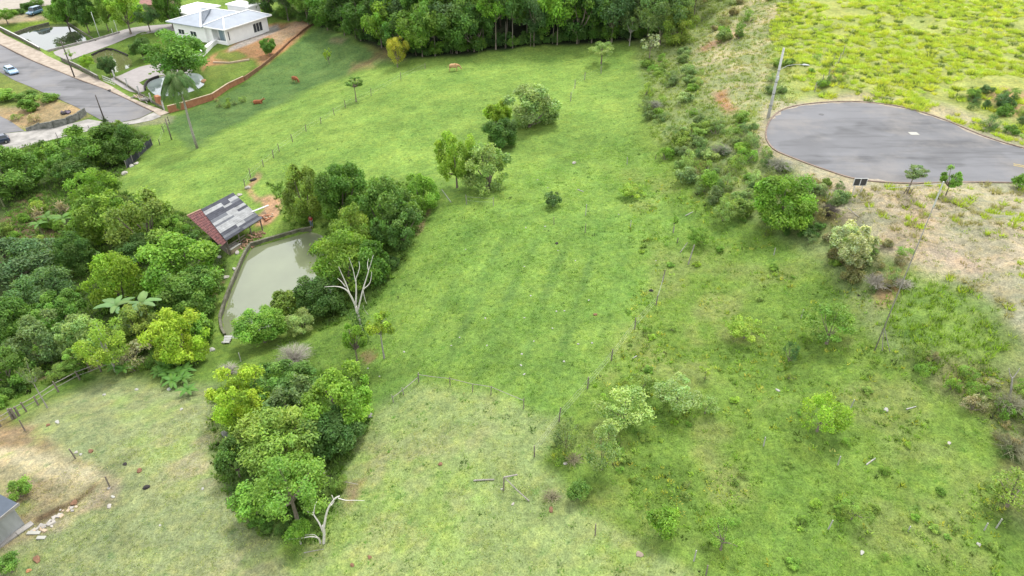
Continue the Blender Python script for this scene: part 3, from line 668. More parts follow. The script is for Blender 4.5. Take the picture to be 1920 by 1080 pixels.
# trees in the pasture and round the barn, ponds and stream
T = [
 (10,900,58,935,936,'bush','fresh','shrub','leafy green shrub beside the slate roofed building'),
 (-10,1040,36,1078,1080,'bush','mid','shrub','leafy shrub in the bottom left corner'),
 (940,168,1046,248,262,'broad','pale','mango_tree','pale green round tree at the right end of the three trees high on the pasture'),
 (908,190,958,238,250,'broad','lime','leafy_tree','small lime green tree behind the dark round one high on the pasture'),
 (905,224,974,284,292,'dense','dark','leafy_tree','dark green ball shaped tree in front of the pale one high on the pasture'),
 (816,250,892,342,352,'broad','lime','leafy_tree','bright lime tree with a short trunk beside a pale leafy tree in the pasture'),
 (868,278,963,366,382,'broad','pale','leafy_tree','pale grey green tree reaching to the grass right of the bright lime tree'),
 (530,312,612,425,440,'broad','olive','leafy_tree','olive green tree at the upper left of the clump above the fish pond'),
 (588,312,690,420,442,'dense','mid','leafy_tree','dark dense tree at the back of the clump above the fish pond'),
 (752,332,826,402,425,'broad','fresh','leafy_tree','yellowish green tree at the upper right end of the clump above the pond'),
 (668,344,782,458,492,'broad','mid','leafy_tree','wide mid green tree in the middle of the clump right of the fish pond'),
 (700,382,792,468,500,'broad','dark','leafy_tree','dark tree at the right edge of the clump where the pasture begins'),
 (622,386,716,492,520,'feathery','olive','leafy_tree','soft feathery olive tree in the middle of the clump by the pond'),
 (576,430,712,560,590,'feathery','fresh','leafy_tree','large feathery tree overhanging the right side of the fish pond'),
 (655,455,730,545,590,'broad','mid','leafy_tree','mid green tree behind the bleached dead tree'),
 (440,573,538,652,660,'dense','fresh','leafy_tree','dense round tree at the lower end of the fish pond'),
 (508,540,578,602,640,'broad','olive','leafy_tree','small olive tree leaning over the water beside the dense round one'),
 (530,580,592,632,648,'feathery','pale','leafy_tree','small pale silvery tree between the round tree and the dark thicket'),
 (548,515,648,600,612,'dense','dark','leafy_tree','dark thicket tree at the lower right bank of the fish pond'),
 (680,578,742,640,672,'open','lime','leafy_tree','thin lime tree with a white trunk right of the dead tree'),
 (635,600,690,668,676,'open','fresh','shrub','low bright shrub at the foot of the dead tree'),
 (398,690,505,800,818,'broad','yellow','leafy_tree','yellow green tree at the upper left of the lower clump'),
 (470,672,590,760,790,'broad','mid','leafy_tree','mid green tree at the top of the lower clump'),
 (578,690,702,812,830,'broad','fresh','leafy_tree','large leafy tree at the right of the lower clump'),
 (500,705,600,800,830,'broad','grey','leafy_tree','greyish green tree in the middle of the lower clump'),
 (560,770,680,850,862,'dense','dark','leafy_tree','dark leafy tree under the right side of the lower clump'),
 (435,756,602,876,896,'feathery','olive','leafy_tree','wide feathery olive tree at the left of the lower clump'),
 (462,862,618,968,980,'open','fresh','leafy_tree','sprawling lime green tree at the bottom of the lower clump'),
 (505,850,600,935,950,'broad','fresh','leafy_tree','bright bushy tree at the lower right of the lower clump'),
 (400,820,478,905,915,'bush','dark','shrub','dark low shrub on the left edge of the lower clump'),
 (430,900,520,985,995,'bush','fresh','shrub','green low shrub at the lower left edge of the lower clump'),
 (528,975,585,1015,1020,'bush','fresh','shrub','low shrub behind the white forked trunk'),
 # left valley
 (-40,278,76,372,388,'broad','mid','leafy_tree','dark bushy tree at the left edge below the lane'),
 (92,240,205,330,345,'broad','mid','leafy_tree','mid green tree just below the lane at the top of the valley'),
 (175,232,262,312,330,'dense','dark','leafy_tree','dark tree beside the pasture corner below the street end'),
 (100,290,180,350,362,'dense','dark','leafy_tree','dark low tree under the mid green tree below the lane'),
 (126,314,214,400,415,'feathery','fresh','leafy_tree','light green domed tree left of the lime pasture'),
 (138,362,250,462,485,'broad','fresh','leafy_tree','bright leafy tree in the upper middle of the wooded valley'),
 (205,360,325,476,500,'broad','olive','leafy_tree','olive lime tree beside the pasture above the barn'),
 (288,405,352,462,480,'broad','fresh','leafy_tree','leafy green tree touching the red tiles of the barn'),
 (264,442,418,566,592,'broad','fresh','mango_tree','largest tree of the valley, beside the barn and the pond'),
 (300,500,418,600,612,'dense','mid','mango_tree','dark lower tree under the largest valley tree beside the pond path'),
 (160,470,272,590,610,'feathery','lime','leafy_tree','yellowish feathery tree in the middle of the valley'),
 (-50,440,116,540,560,'feathery','blue','leafy_tree','blue green feathery tree at the left edge of the valley'),
 (10,500,130,600,620,'feathery','blue','leafy_tree','blue green tree below the other feathery one at the left edge'),
 (-40,550,60,650,665,'dense','mid','leafy_tree','dark tree at the left edge above the stream'),
 (60,545,150,625,640,'broad','mid','leafy_tree','mid green tree right of the dark one above the stream'),
 (28,592,130,690,706,'broad','grey','leafy_tree','grey green tree over the left end of the stream'),
 (105,595,195,680,694,'broad','pale','leafy_tree','pale grey tree leaning over the dark stream'),
 (145,602,245,690,697,'open','lime','leafy_tree','lime tree with a leaning white trunk by the stream fence'),
 (120,640,190,690,696,'open','fresh','shrub','lime shrub hanging over the stream'),
 (222,572,305,655,668,'broad','olive','leafy_tree','olive tree left of the yellow green tree'),
 (283,584,386,690,702,'broad','yellow','leafy_tree','yellow green tree above the broad leaved plants'),
 (330,588,395,650,668,'broad','fresh','leafy_tree','bright green tree behind the yellow green one by the pond path'),
 (-40,655,48,735,750,'broad','mid','leafy_tree','mid green tree at the left edge beside the stream fence'),
 (100,672,150,708,722,'feathery','olive','leafy_tree','small flat topped tree right on the stream fence'),
 (30,655,75,745,765,'wispy','grey','leafy_tree','thin pale trunked tree at the left end of the stream fence'),
 (215,440,290,500,520,'dense','dark','leafy_tree','dark small tree in the shade between the bright ones'),
 (110,440,180,520,530,'dense','dark','leafy_tree','dark bush in the middle of the valley floor'),
 (205,640,285,690,696,'scrub','tan','shrub','brownish shrub at the right end of the stream'),
 (225,590,275,640,650,'dense','deep','shrub','very dark shrub below the banana plant'),
 # right side
 (1414,330,1531,438,446,'dense','fresh','mango_tree','dense bright round mango tree at the edge of the embankment'),
 (1555,418,1648,505,520,'broad','silver','flowering_tree','silvery flowering tree below the cul de sac'),
 # top left gardens
 (85,-10,150,48,58,'dense','mid','garden_tree','dark garden tree at the back corner of the first pond'),
 (128,-12,178,52,62,'dense','dark','garden_tree','second dark garden tree behind the first pond'),
 (168,-14,212,48,58,'broad','mid','garden_tree','garden tree in the row beside the paved driveway'),
 (200,-6,266,52,64,'broad','lime','garden_tree','lime green garden tree beside the paved driveway'),
 (250,8,296,50,60,'feathery','blue','garden_tree','soft grey green garden tree right of the lime one'),
 (286,-24,342,48,54,'dense','mid','garden_tree','dark tree in front of the white roofed house'),
 (240,72,286,108,112,'dense','dark','garden_tree','round clipped bush tree on the lawn beside the oval pond'),
 (268,54,392,150,168,'feathery','mid','garden_tree','broad feathery tree between the house and the courtyard'),
 (185,104,216,140,144,'dense','blue','garden_tree','blue green conifer at the edge of the oval pond'),
 (148,104,176,128,138,'feathery','lime','garden_tree','small lime tree at the corner of the walled garden'),
 (120,92,140,108,116,'wispy','lime','garden_tree','tiny lime tree by the garden gate'),
 (488,72,518,102,104,'dense','mid','garden_tree','round dark bush on the bare orange earth'),
 (-12,16,28,40,46,'feathery','fresh','garden_tree','small lime tree in the top left corner'),
 (38,4,62,18,22,'dense','dark','shrub','dark shrub behind the parked van'),
 (58,-4,84,14,20,'bush','mid','shrub','shrub right behind the parked van'),
 (28,16,46,28,31,'bush','dark','shrub','dark hedge bush left of the parked van'),
 (35,186,70,212,214,'dense','mid','shrub','round dark shrub on the sandy vacant lot'),
 (20,210,46,226,228,'scrub','olive','shrub','small olive shrub on the sandy vacant lot'),
 (48,212,78,232,234,'scrub','tan','shrub','dry brown shrub on the sandy vacant lot'),
 (-20,168,30,192,196,'bush','fresh','shrub','leafy green shrub at the left end of the vacant lot'),
 (28,172,72,190,194,'bush','mid','shrub','leafy green shrub in the middle of the vacant lot edge'),
 (70,176,110,192,196,'bush','fresh','shrub','light green shrub beside the street on the vacant lot'),
 # lone trees on the pasture
 (643,145,684,168,191,'open','mid','young_tree','small lone tree with a thin trunk on the upper pasture'),
 (720,66,765,122,126,'open','gold','young_tree','sparse yellow leaved tree in front of the dark forest'),
 (605,84,624,118,120,'wispy','lime','young_tree','very thin sapling in the shaded hollow'),
 (1103,80,1156,106,120,'open','pale','young_tree','pale small tree near the top right corner of the pasture'),
 (1200,62,1242,96,118,'wispy','silver','young_tree','whitish twiggy tree where pasture, forest and embankment meet'),
 (1168,30,1200,66,86,'open','grey','young_tree','grey tree with a pale trunk at the right end of the forest'),
 (1020,356,1056,392,394,'bush','blue','sapling','dark bushy sapling beside a stake in the upper middle of the pasture'),
 (1288,420,1338,462,478,'sapling','fresh','sapling','small leafy tree behind the two leaning poles'),
 (1255,400,1276,424,436,'wispy','fresh','sapling','thin sapling left of the leaning poles'),
 (1335,372,1382,420,436,'sapling','pale','sapling','pale sapling left of the round mango tree'),
 (1160,340,1215,372,382,'sapling','lime','sapling','faint lime sapling high in the pasture'),
 (1362,588,1438,640,642,'sapling','lime','shrub','low lime shrub with dark shade in the right pasture'),
 (1506,568,1616,656,660,'sapling','fresh','young_tree','bright green young tree in the right pasture'),
 (1498,728,1592,820,826,'sapling','lime','young_tree','lime young tree in the lower right pasture'),
 (1118,728,1230,806,812,'sapling','pale','young_tree','pale leafy sapling right of the fence post line'),
 (1225,698,1318,772,778,'sapling','pale','young_tree','grey green sapling right of the pale one'),
 (1180,688,1230,740,744,'sapling','pale','sapling','thin grey sapling between the pale ones'),
 (1030,772,1096,850,858,'scrub','grey','shrub','grey green shrub at the corner of the pale grass'),
 (1096,800,1168,892,898,'sapling','pale','young_tree','pale spindly tree below the fence post line'),
 (1300,740,1350,780,784,'sapling','pale','sapling','pale sapling in the middle of the right pasture'),
 (1215,948,1282,1016,1022,'bush','fresh','shrub','green shrub near the bottom edge of the pasture'),
 (1318,968,1400,1040,1046,'scrub','fresh','shrub','low green shrub right of the other at the bottom edge'),
 (1060,900,1110,940,946,'bush','mid','shrub','dark low shrub on the pale grass edge'),
 (1310,684,1340,706,710,'wispy','lime','sapling','tiny lime sapling in the middle of the right pasture'),
 (1468,638,1500,684,688,'scrub','blue','shrub','narrow blue green weed clump left of the bright young tree'),
 (1570,930,1640,980,984,'scrub','olive','shrub','olive weed clump low in the right pasture'),
 (1690,308,1742,338,362,'open','grey','young_tree','thin grey tree beside the asphalt'),
 (1764,312,1808,358,366,'open','fresh','young_tree','dark twiggy young tree beside the asphalt near the pole'),
 (1895,325,1935,360,364,'bush','fresh','shrub','green shrub against the asphalt at the right edge'),
 (1195,-30,1292,76,84,'feathery','grey','young_tree','large grey green tree at the right end of the forest beside the hill'),
 (1240,20,1310,90,96,'broad','olive','leafy_tree','olive tree on the hill side right of the forest'),
 (1375,40,1400,78,80,'scrub','mid','shrub','narrow upright shrub on the dry hilltop'),
 (1855,880,1960,960,964,'scrub','olive','shrub','brown green thicket at the lower right edge'),
]
for a in T:
    u0, v0, u1, v1, vf, kind, c, name, label = a
    kw = {}
    if 'white' in label and 'trunk' in label or 'pale trunk' in label: kw = dict(bark=m_barkw)
    cat = 'shrub' if name == 'shrub' else 'sapling' if name == 'sapling' else 'tree'
    tree(u0, v0, u1, v1, vf, kind, c, name, label, cat, **kw)

# the forest along the top: three rows of tall trees
edge = [(470,28),(540,40),(590,50),(640,66),(700,84),(750,104),(800,108),(850,102),(900,97),(950,92),(1000,88),(1050,85),(1100,82),(1150,80),(1195,76),(1240,64),(1280,46)]
ORD = ['first','second','third','fourth','fifth','sixth','seventh','eighth','ninth','tenth','eleventh','twelfth','thirteenth','fourteenth','fifteenth','sixteenth','seventeenth','eighteenth','nineteenth','twentieth','twenty first','twenty second','twenty third','twenty fourth','twenty fifth']
eu = [p[0] for p in edge]; ev = [p[1] for p in edge]
us = list(np.arange(500, 1285, 36))
for i, u in enumerate(us):
    u += rnd.uniform(-8, 8); v = np.interp(u, eu, ev); g = at(u, v-1)
    hgt = rnd.uniform(8.5, 13) if u > 740 else rnd.uniform(8, 10.5); R = rnd.uniform(3.0, 4.4); Rz = min(hgt*rnd.uniform(.42, .49), R*1.2)
    c = rnd.choice(['dark', 'mid', 'mid', 'fresh', 'dark', 'fresh', 'blue']) if u < 1150 else rnd.choice(['grey', 'olive', 'grey'])
    raw_tree(g, R, Rz, hgt-Rz, 'forest', c, 'forest_tree', ORD[i]+' tree from the left along the front edge of the dark forest', 'tree', 'trees along the front edge of the forest', bark=rnd.choice([m_bark, m_barkg]), tr=rnd.uniform(.10, .16))
for row, (dy, c_) in enumerate(((6, 34), (12, 42), (19, 46), (27, 50), (36, 56))):
    for u in np.arange(440, 1300, c_):
        u2 = u+rnd.uniform(-14, 14); g = at(u2, np.interp(u2, eu, ev)); x = g.x*(1+dy/g.y)+rnd.uniform(-1, 1); y = g.y+dy+rnd.uniform(-2, 2)
        hgt = rnd.uniform(10.5, 15.5)-(2.5 if u < 640 else 0); R = rnd.uniform(3.2, 4.8); Rz = min(hgt*rnd.uniform(.34, .42), R*1.15)
        if u < 540 and row < 3: continue
        raw_tree(Vector((x, y, float(H(x, y)))), R, Rz, hgt-Rz, 'forest', rnd.choice(['dark', 'mid', 'mid', 'fresh', 'dark', 'blue', 'lime'] if u < 1150 else ['mid', 'olive', 'grey']), 'forest_tree',
                 'tall broadleaf tree inside the dark forest behind its front row', 'tree', 'trees inside the forest', branches=False, tr=.16)
# slim pale trunks and undergrowth at the forest edge
for i in range(26):
    u = rnd.uniform(500, 1190); g = at(u, np.interp(u, eu, ev)-rnd.uniform(1, 4)); h_ = rnd.uniform(3, 6)
    e_ = MB(); lx = rnd.uniform(-.5, .5); e_.tube([(0, 0, -.2), (lx*.4, 0, h_*.5), (lx, 0, h_)], [.09, .07, .045], 5)
    o_ = e_.build('bare_tree', m_barkg if i % 3 else m_bark, None, True, g); tag(o_, 'slim bare tree standing in the shade of the forest edge', 'tree', 'slim bare trees at the forest edge')
for i in range(56):
    u = 505+i*13.4+rnd.uniform(-6, 6); g = at(u, np.interp(u, eu, ev)-2)
    R = rnd.uniform(.9, 2.3)
    raw_tree(g+Vector((0, rnd.uniform(0, 2), 0)), R, R*.9, R*.7, 'bush', rnd.choice(['dark', 'deep', 'mid', 'dark']), 'undergrowth_shrub', 'dark leafy shrub in the undergrowth of the forest edge', 'shrub', 'undergrowth along the forest edge', trunk=False, branches=False)

# scrub on the embankment, as individuals
SC = dict(grey=('grey green', 'grey'), blue=('blue green', 'blue'), olive=('olive', 'olive'), fresh=('bright green', 'fresh'), tan=('dry tan', 'tan'), brown=('brown', 'brown'), mid=('green', 'mid'), pale=('pale', 'pale'), dark=('dark', 'dark'), lime=('lime', 'lime'))
def scatter_bushes(polyg, n_, cols, rmin, rmax, where, kinds=('scrub', 'bush'), name='scrub_bush', asp=.8):
    xs = [p[0] for p in polyg]; ys = [p[1] for p in polyg]; k = 0; tries = 0; pts = []
    while k < n_ and tries < n_*60:
        tries += 1
        u, v = rnd.uniform(min(xs), max(xs)), rnd.uniform(min(ys), max(ys))
        if not in_poly(np.array([u]), np.array([v]), polyg)[0]: continue
        g = at(u, v); R = rnd.uniform(rmin, rmax)
        if any((g-q).length < (R+r2)*.55 for q, r2 in pts): continue
        pts.append((g, R)); k += 1; c = rnd.choice(cols)
        raw_tree(g, R, R*asp*rnd.uniform(.8, 1.2), R*asp*.6, rnd.choice(kinds), c, name, SC[c][0]+' bush '+where, 'bush', SC[c][0]+' bushes '+where, trunk=False, branches=(rnd.random() < .5))
scatter_bushes([(1205,110),(1235,80),(1290,60),(1330,100),(1300,200),(1330,250),(1280,300),(1230,260),(1190,180)], 36, ['grey', 'olive', 'grey', 'fresh', 'pale', 'grey', 'olive'], .6, 1.6, 'on the upper embankment above the pasture')
scatter_bushes([(1240,290),(1290,240),(1330,230),(1415,225),(1430,285),(1500,320),(1420,330),(1400,420),(1330,380),(1270,330)], 50, ['grey', 'fresh', 'olive', 'blue', 'pale', 'grey', 'olive'], .6, 1.5, 'on the embankment beside the cul de sac')
scatter_bushes([(1520,330),(1580,350),(1600,390),(1560,420),(1540,440),(1520,400)], 12, ['grey', 'brown', 'tan', 'olive', 'dark'], .5, 1.1, 'right of the round mango tree')
scatter_bushes([(1540,440),(1660,450),(1700,470),(1680,540),(1620,560),(1560,500)], 18, ['tan', 'grey', 'fresh', 'tan', 'olive', 'brown'], .5, 1.2, 'around the silvery flowering tree')
scatter_bushes([(1700,640),(1760,680),(1880,720),(1960,720),(1960,860),(1880,860),(1820,760),(1720,690)], 26, ['olive', 'tan', 'dark', 'fresh', 'brown'], .4, 1.0, 'on the slope at the right edge', kinds=('scrub',))
scatter_bushes([(1290,-10),(1480,-10),(1470,60),(1330,90)], 14, ['olive', 'fresh', 'grey', 'tan', 'brown'], .6, 1.5, 'on the dry hill at the top')
scatter_bushes([(1440,120),(1560,100),(1600,170),(1500,185),(1440,190),(1410,220),(1400,180)], 12, ['fresh', 'grey', 'olive'], .4, 1.0, 'beside the street lamp')
scatter_bushes([(1800,175),(1915,175),(1925,262),(1850,245),(1800,225)], 14, ['blue', 'mid', 'olive', 'blue'], .7, 1.5, 'beyond the right end of the kerb')
scatter_bushes([(1400,330),(1420,330),(1560,440),(1600,520),(1500,460),(1380,440)], 16, ['mid', 'fresh', 'dark', 'olive', 'grey'], .4, 1.0, 'at the foot of the embankment')
scatter_bushes([(0,370),(110,350),(200,470),(160,560),(0,540)], 15, ['mid', 'fresh', 'olive'], .7, 1.4, 'on the floor of the wooded valley', kinds=('bush',))
scatter_bushes([(60,240),(110,262),(200,230),(270,250),(290,235),(240,300),(60,330),(0,290)], 20, ['mid', 'dark', 'olive', 'fresh'], .7, 1.5, 'below the lane', kinds=('bush', 'scrub'))
scatter_bushes([(200,480),(420,440),(400,560),(300,600),(380,640),(210,600)], 13, ['dark', 'mid'], .7, 1.3, 'in the shade beside the pond path', kinds=('bush',))
scatter_bushes([(0,600),(120,640),(260,640),(360,690),(300,712),(240,700),(200,700),(0,780)], 26, ['dark', 'mid', 'olive', 'fresh'], .5, 1.1, 'along the stream', kinds=('bush', 'scrub'))
scatter_bushes([(600,560),(660,520),(780,440),(800,400),(760,470),(690,560),(650,600)], 14, ['dark', 'mid'], .5, 1.1, 'under the trees right of the pond', kinds=('bush',))
scatter_bushes([(400,860),(440,800),(560,860),(640,860),(640,920),(560,1010),(480,990)], 20, ['dark', 'mid', 'fresh', 'olive'], .4, .8, 'in the lower clump', kinds=('bush', 'scrub'))
scatter_bushes([(385,185),(455,175),(470,195),(400,205)], 6, ['olive', 'tan', 'grey'], .5, 1.1, 'in the hollow below the orange wall', kinds=('scrub',))
scatter_bushes([(1180,420),(1450,470),(1900,960),(1900,1060),(1450,1060),(1080,860),(1160,640)], 80, ['olive', 'fresh', 'fresh', 'olive', 'lime'], .2, .5, 'growing low in the right pasture', kinds=('scrub', 'bush'), name='weed_clump', asp=.6)

# ------------------------------------------------------------------ grass and weeds nobody could count
def tuft_mesh(name, X, Y, rad, hgt, col, nb, seed, wid=.10, lean=.8, droop=.25):
    """grass tufts of nb blades at every point, one mesh"""
    r = np.random.RandomState(seed); n_ = len(X); Z = H(X, Y)
    a = r.rand(n_, nb)*2*math.pi; rr = np.sqrt(r.rand(n_, nb))*rad[:, None]
    bx = X[:, None]+np.cos(a)*rr*.7; by = Y[:, None]+np.sin(a)*rr*.7
    hh = hgt[:, None]*(.6+.6*r.rand(n_, nb))*(1-.45*(rr/rad[:, None])**2)
    a2 = a+r.normal(size=a.shape)*.6; ln = lean*rad[:, None]*(.3+.7*r.rand(n_, nb))
    tx = bx+np.cos(a2)*ln; ty = by+np.sin(a2)*ln; bz = Z[:, None]-.03+0*a; tz = Z[:, None]+hh*(1-droop*r.rand(n_, nb))
    w_ = wid*rad[:, None]*(.6+.8*r.rand(n_, nb)); pa = r.rand(n_, nb)*math.pi
    wx, wy = np.cos(pa)*w_, np.sin(pa)*w_
    V = np.stack([np.stack([bx-wx, by-wy, bz], -1), np.stack([bx+wx, by+wy, bz], -1), np.stack([tx, ty, tz], -1)], 2).reshape(-1, 3)
    Fc = np.arange(len(V)).reshape(-1, 3)
    c = col[:, None, :]*(.75+.5*r.rand(n_, nb))[..., None]
    c = np.repeat(c.reshape(-1, 3), 3, 0)
    return np_mesh(name, V, Fc, c)
def zcol(x, y):
    i = np.clip(np.searchsorted(AX, x)-1, 0, len(AX)-1); j = np.clip(np.searchsorted(AY, y)-1, 0, len(AY)-1); return ZC[j, i]
def scatter(polyg, dens, seed, avoid=()):
    g = np.array(gpoly(polyg)); r = np.random.RandomState(seed)
    x0, y0 = g.min(0); x1, y1 = g.max(0); n_ = int((x1-x0)*(y1-y0)*dens)
    x = x0+(x1-x0)*r.rand(n_); y = y0+(y1-y0)*r.rand(n_)
    ok = in_poly(x, y, [tuple(p) for p in g])
    for p in avoid: ok &= sdist(x, y, p) < -.3
    return x[ok], y[ok], r
def stuff(o, label=None): o['kind'] = 'stuff'; o.color = (1, 1, 1, 1); return o
# bright tussocks on the plateau
x, y, r = scatter([(1480,-30),(2000,-30),(2000,285),(1900,268),(1780,225),(1600,186),(1510,186),(1470,110),(1440,60)], 1.15, 5, [CUL])
dn = fbm(x, y, 9, 61, 3); u_, v_, _d = proj(x, y, H(x, y))
ok = (dn*1.5+r.rand(len(x))*.55 > .02) & ~((v_ > 140) & (u_ < 1640) & (r.rand(len(x)) < .6))
x, y, dn = x[ok], y[ok], dn[ok]
cl = np.array((.45, .545, .10))*(1+.18*r.normal(size=(len(x), 1))*.6); cl[:, 0] *= 1+.07*r.normal(size=len(x)); gr = r.rand(len(x)) < .12; cl[gr] = np.array((.13, .19, .06))
stuff(new_obj('tussock_grass', tuft_mesh('tussock_grass', x, y, .38+.5*r.rand(len(x)), .35+.4*r.rand(len(x)), np.clip(cl, .03, .6), 70, 6, .07, .75), m_leaf))
# tussocks round the bare ground below the road, and on the green slope
x, y, r = scatter([(1520,340),(1960,345),(1960,640),(1880,590),(1700,500),(1560,420)], .55, 8, [CUL])
dn = fbm(x, y, 7, 62, 3); ok = dn+r.rand(len(x))*.4 > .18; x, y = x[ok], y[ok]
cl = np.where(r.rand(len(x), 1) < .55, np.array([[.36, .46, .07]]), np.array([[.33, .31, .20]]))
stuff(new_obj('tussock_grass', tuft_mesh('tussock_grass', x, y, .3+.4*r.rand(len(x)), .35+.3*r.rand(len(x)), cl, 40, 9, .10), m_leaf))
x, y, r = scatter([(1640,500),(1800,520),(1930,640),(1900,760),(1740,730),(1640,640)], 5, 10)
u_, v_, _d = proj(x, y, H(x, y)); ok = sdist(u_+fbm(x, y, 3, 71, 3)*40, v_+fbm(x, y, 3, 72, 3)*30, [(1690,530),(1780,545),(1870,640),(1850,700),(1760,680),(1690,630)]) > -30*r.rand(len(x))**2; x, y = x[ok], y[ok]
cl = np.array((.21, .34, .06))*(1+.3*r.normal(size=(len(x), 1))*.7)
stuff(new_obj('tall_grass', tuft_mesh('tall_grass', x, y, .22+.2*r.rand(len(x)), .35+.3*r.rand(len(x)), np.clip(cl, .02, .4), 12, 12, .13), m_leaf))
# dry and green bunches on the embankment and hill
x, y, r = scatter([(1200,80),(1300,-20),(1480,-20),(1500,190),(1430,215),(1430,290),(1560,350),(1500,420),(1330,360),(1220,250)], 2.4, 13, [CUL])
cl = zcol(x, y)*(1.8+.35*r.normal(size=(len(x), 1))); g2 = r.rand(len(x)) < .35; cl[g2] = np.array((.19, .27, .07))
stuff(new_obj('bank_grass', tuft_mesh('bank_grass', x, y, .2+.3*r.rand(len(x)), .2+.35*r.rand(len(x)), np.clip(cl, .03, .45), 14, 14, .13), m_leaf))
x, y, r = scatter([(1440,300),(1560,340),(1960,345),(1960,640),(1880,590),(1700,500),(1540,430),(1480,360)], 2.2, 27, [CUL])
dn = fbm(x, y, 5, 66, 3); ok = dn+r.rand(len(x))*.5 > .16; x, y = x[ok], y[ok]
cl = zcol(x, y)*(1.5+.5*r.normal(size=(len(x), 1))); g2 = r.rand(len(x)) < .45; cl[g2] = np.array((.25, .32, .09))*(1+.3*r.normal(size=(int(g2.sum()), 1)))
stuff(new_obj('verge_grass', tuft_mesh('verge_grass', x, y, .12+.25*r.rand(len(x)), .1+.25*r.rand(len(x)), np.clip(cl, .05, .5), 12, 28, .12), m_leaf))
# pasture tufts, close part: short bunches everywhere
x, y, r = scatter([(700,400),(1180,250),(1330,360),(1960,760),(1960,1120),(-40,1120),(-40,960),(240,820),(420,740)], 27, 15, [POND])
dn = fbm(x, y, 2.2, 63, 3); ok = dn+r.rand(len(x))*1.0 > .45; x, y = x[ok], y[ok]
cl = zcol(x, y)*(1.75+.45*r.normal(size=(len(x), 1)))*np.array((1, 1.05, .9))
stuff(new_obj('short_grass', tuft_mesh('short_grass', x, y, .07+.12*r.rand(len(x)), .04+.09*r.rand(len(x)), np.clip(cl, .03, .45), 6, 16, .22, 1.0), m_leaf))
# scattered dark weeds through the mown pasture
x, y, r = scatter([(700,420),(880,390),(1190,250),(1330,380),(1250,560),(1100,760),(1320,1080),(560,1080),(640,900),(720,700)], .55, 29, [POND])
cl = np.array((.12, .23, .05))*(1+.3*r.normal(size=(len(x), 1)))
stuff(new_obj('pasture_weeds', tuft_mesh('pasture_weeds', x, y, .1+.22*r.rand(len(x)), .06+.12*r.rand(len(x)), np.clip(cl, .02, .5), 14, 30, .2, .9), m_leaf))
# rank weeds in the right hand pasture
x, y, r = scatter([(1180,330),(1330,360),(1960,760),(1960,1120),(1350,1120),(1010,880),(1180,620)], 5, 17)
dn = fbm(x, y, 3.2, 64, 4); ok = dn+r.rand(len(x))*.5 > .40; x, y = x[ok], y[ok]
cl = np.array((.21, .35, .07))*(1+.35*r.normal(size=(len(x), 1))); k3_ = r.rand(len(x)); cl[k3_ < .2] *= np.array((1.9, 1.35, 1.2)); cl[k3_ > .9] = (.16, .27, .08)
stuff(new_obj('pasture_weeds', tuft_mesh('pasture_weeds', x, y, .12+.22*r.rand(len(x)), .12+.22*r.rand(len(x)), np.clip(cl, .02, .5), 11, 18, .2, .9), m_leaf))
# sparse darker tufts on the far pasture
x, y, r = scatter([(260,300),(600,160),(1000,92),(1190,90),(1190,250),(700,420),(480,370),(330,400)], .25, 19)
cl = np.array((.15, .27, .05))*(1+.3*r.normal(size=(len(x), 1)))
stuff(new_obj('pasture_weeds', tuft_mesh('pasture_weeds', x, y, .15+.25*r.rand(len(x)), .06+.1*r.rand(len(x)), np.clip(cl, .02, .4), 10, 20, .2, .9), m_leaf))
# ground cover in the valley and under the clumps
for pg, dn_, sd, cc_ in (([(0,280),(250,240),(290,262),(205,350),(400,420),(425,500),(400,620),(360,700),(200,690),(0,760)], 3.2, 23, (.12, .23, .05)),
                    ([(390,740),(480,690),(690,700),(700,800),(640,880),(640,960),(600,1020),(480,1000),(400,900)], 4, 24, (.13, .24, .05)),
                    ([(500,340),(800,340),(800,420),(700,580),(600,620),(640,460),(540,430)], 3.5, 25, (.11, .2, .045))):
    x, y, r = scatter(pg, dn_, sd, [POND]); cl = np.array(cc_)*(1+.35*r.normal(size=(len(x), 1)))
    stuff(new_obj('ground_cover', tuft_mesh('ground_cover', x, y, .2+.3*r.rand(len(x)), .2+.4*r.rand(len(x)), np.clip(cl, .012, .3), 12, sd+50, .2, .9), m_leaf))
# ------------------------------------------------------------------ building materials
m_wall = plain('white_render', (.78, .78, .77), .8, .07, .8, bmp=.05)
m_roofl = plain('pale_grey_roofing', (.40, .445, .51), .6, .12, .5, bmp=.1)
m_wroof = plain('white_roof_sheet', (.82, .82, .80), .6, .04, .4, bmp=.05)
m_glass, t_, b_ = nodes('window_glass'); setc(t_, b_.inputs['Base Color'], (.03, .04, .05)); b_.inputs['Roughness'].default_value = .08
m_glb, t_, b_ = nodes('bluish_glass'); setc(t_, b_.inputs['Base Color'], (.22, .30, .33)); b_.inputs['Roughness'].default_value = .15
m_frame = plain('dark_frame', (.05, .05, .055), .5, .1, 3, bmp=0)
m_orange = plain('raw_clay_blockwork', (.50, .24, .13), .9, .25, 1.5, c2=(.38, .16, .09), bmp=.4)
m_cream = plain('cream_mortar_cap', (.58, .46, .33), .9, .2, 2)
m_stone = plain('lichened_stone', (.26, .26, .24), .95, .5, 1.6, c2=(.10, .11, .09), bmp=.8)
m_rock = plain('pale_rock', (.50, .47, .42), .9, .25, 4); m_rockb = plain('reddish_rock', (.27, .15, .09), .9, .4, 6); m_dark = plain('dark_rock', (.05, .045, .045), .9, .3, 4)
m_white = plain('bleached_pale', (.48, .48, .43), .8, .08, 4, bmp=.1)
m_tyre = plain('tyre_rubber', (.02, .02, .02), .8, .1, 4, bmp=0); m_rim = plain('alloy_rim', (.5, .5, .5), .35, .1, 4, metal=.8, bmp=0)
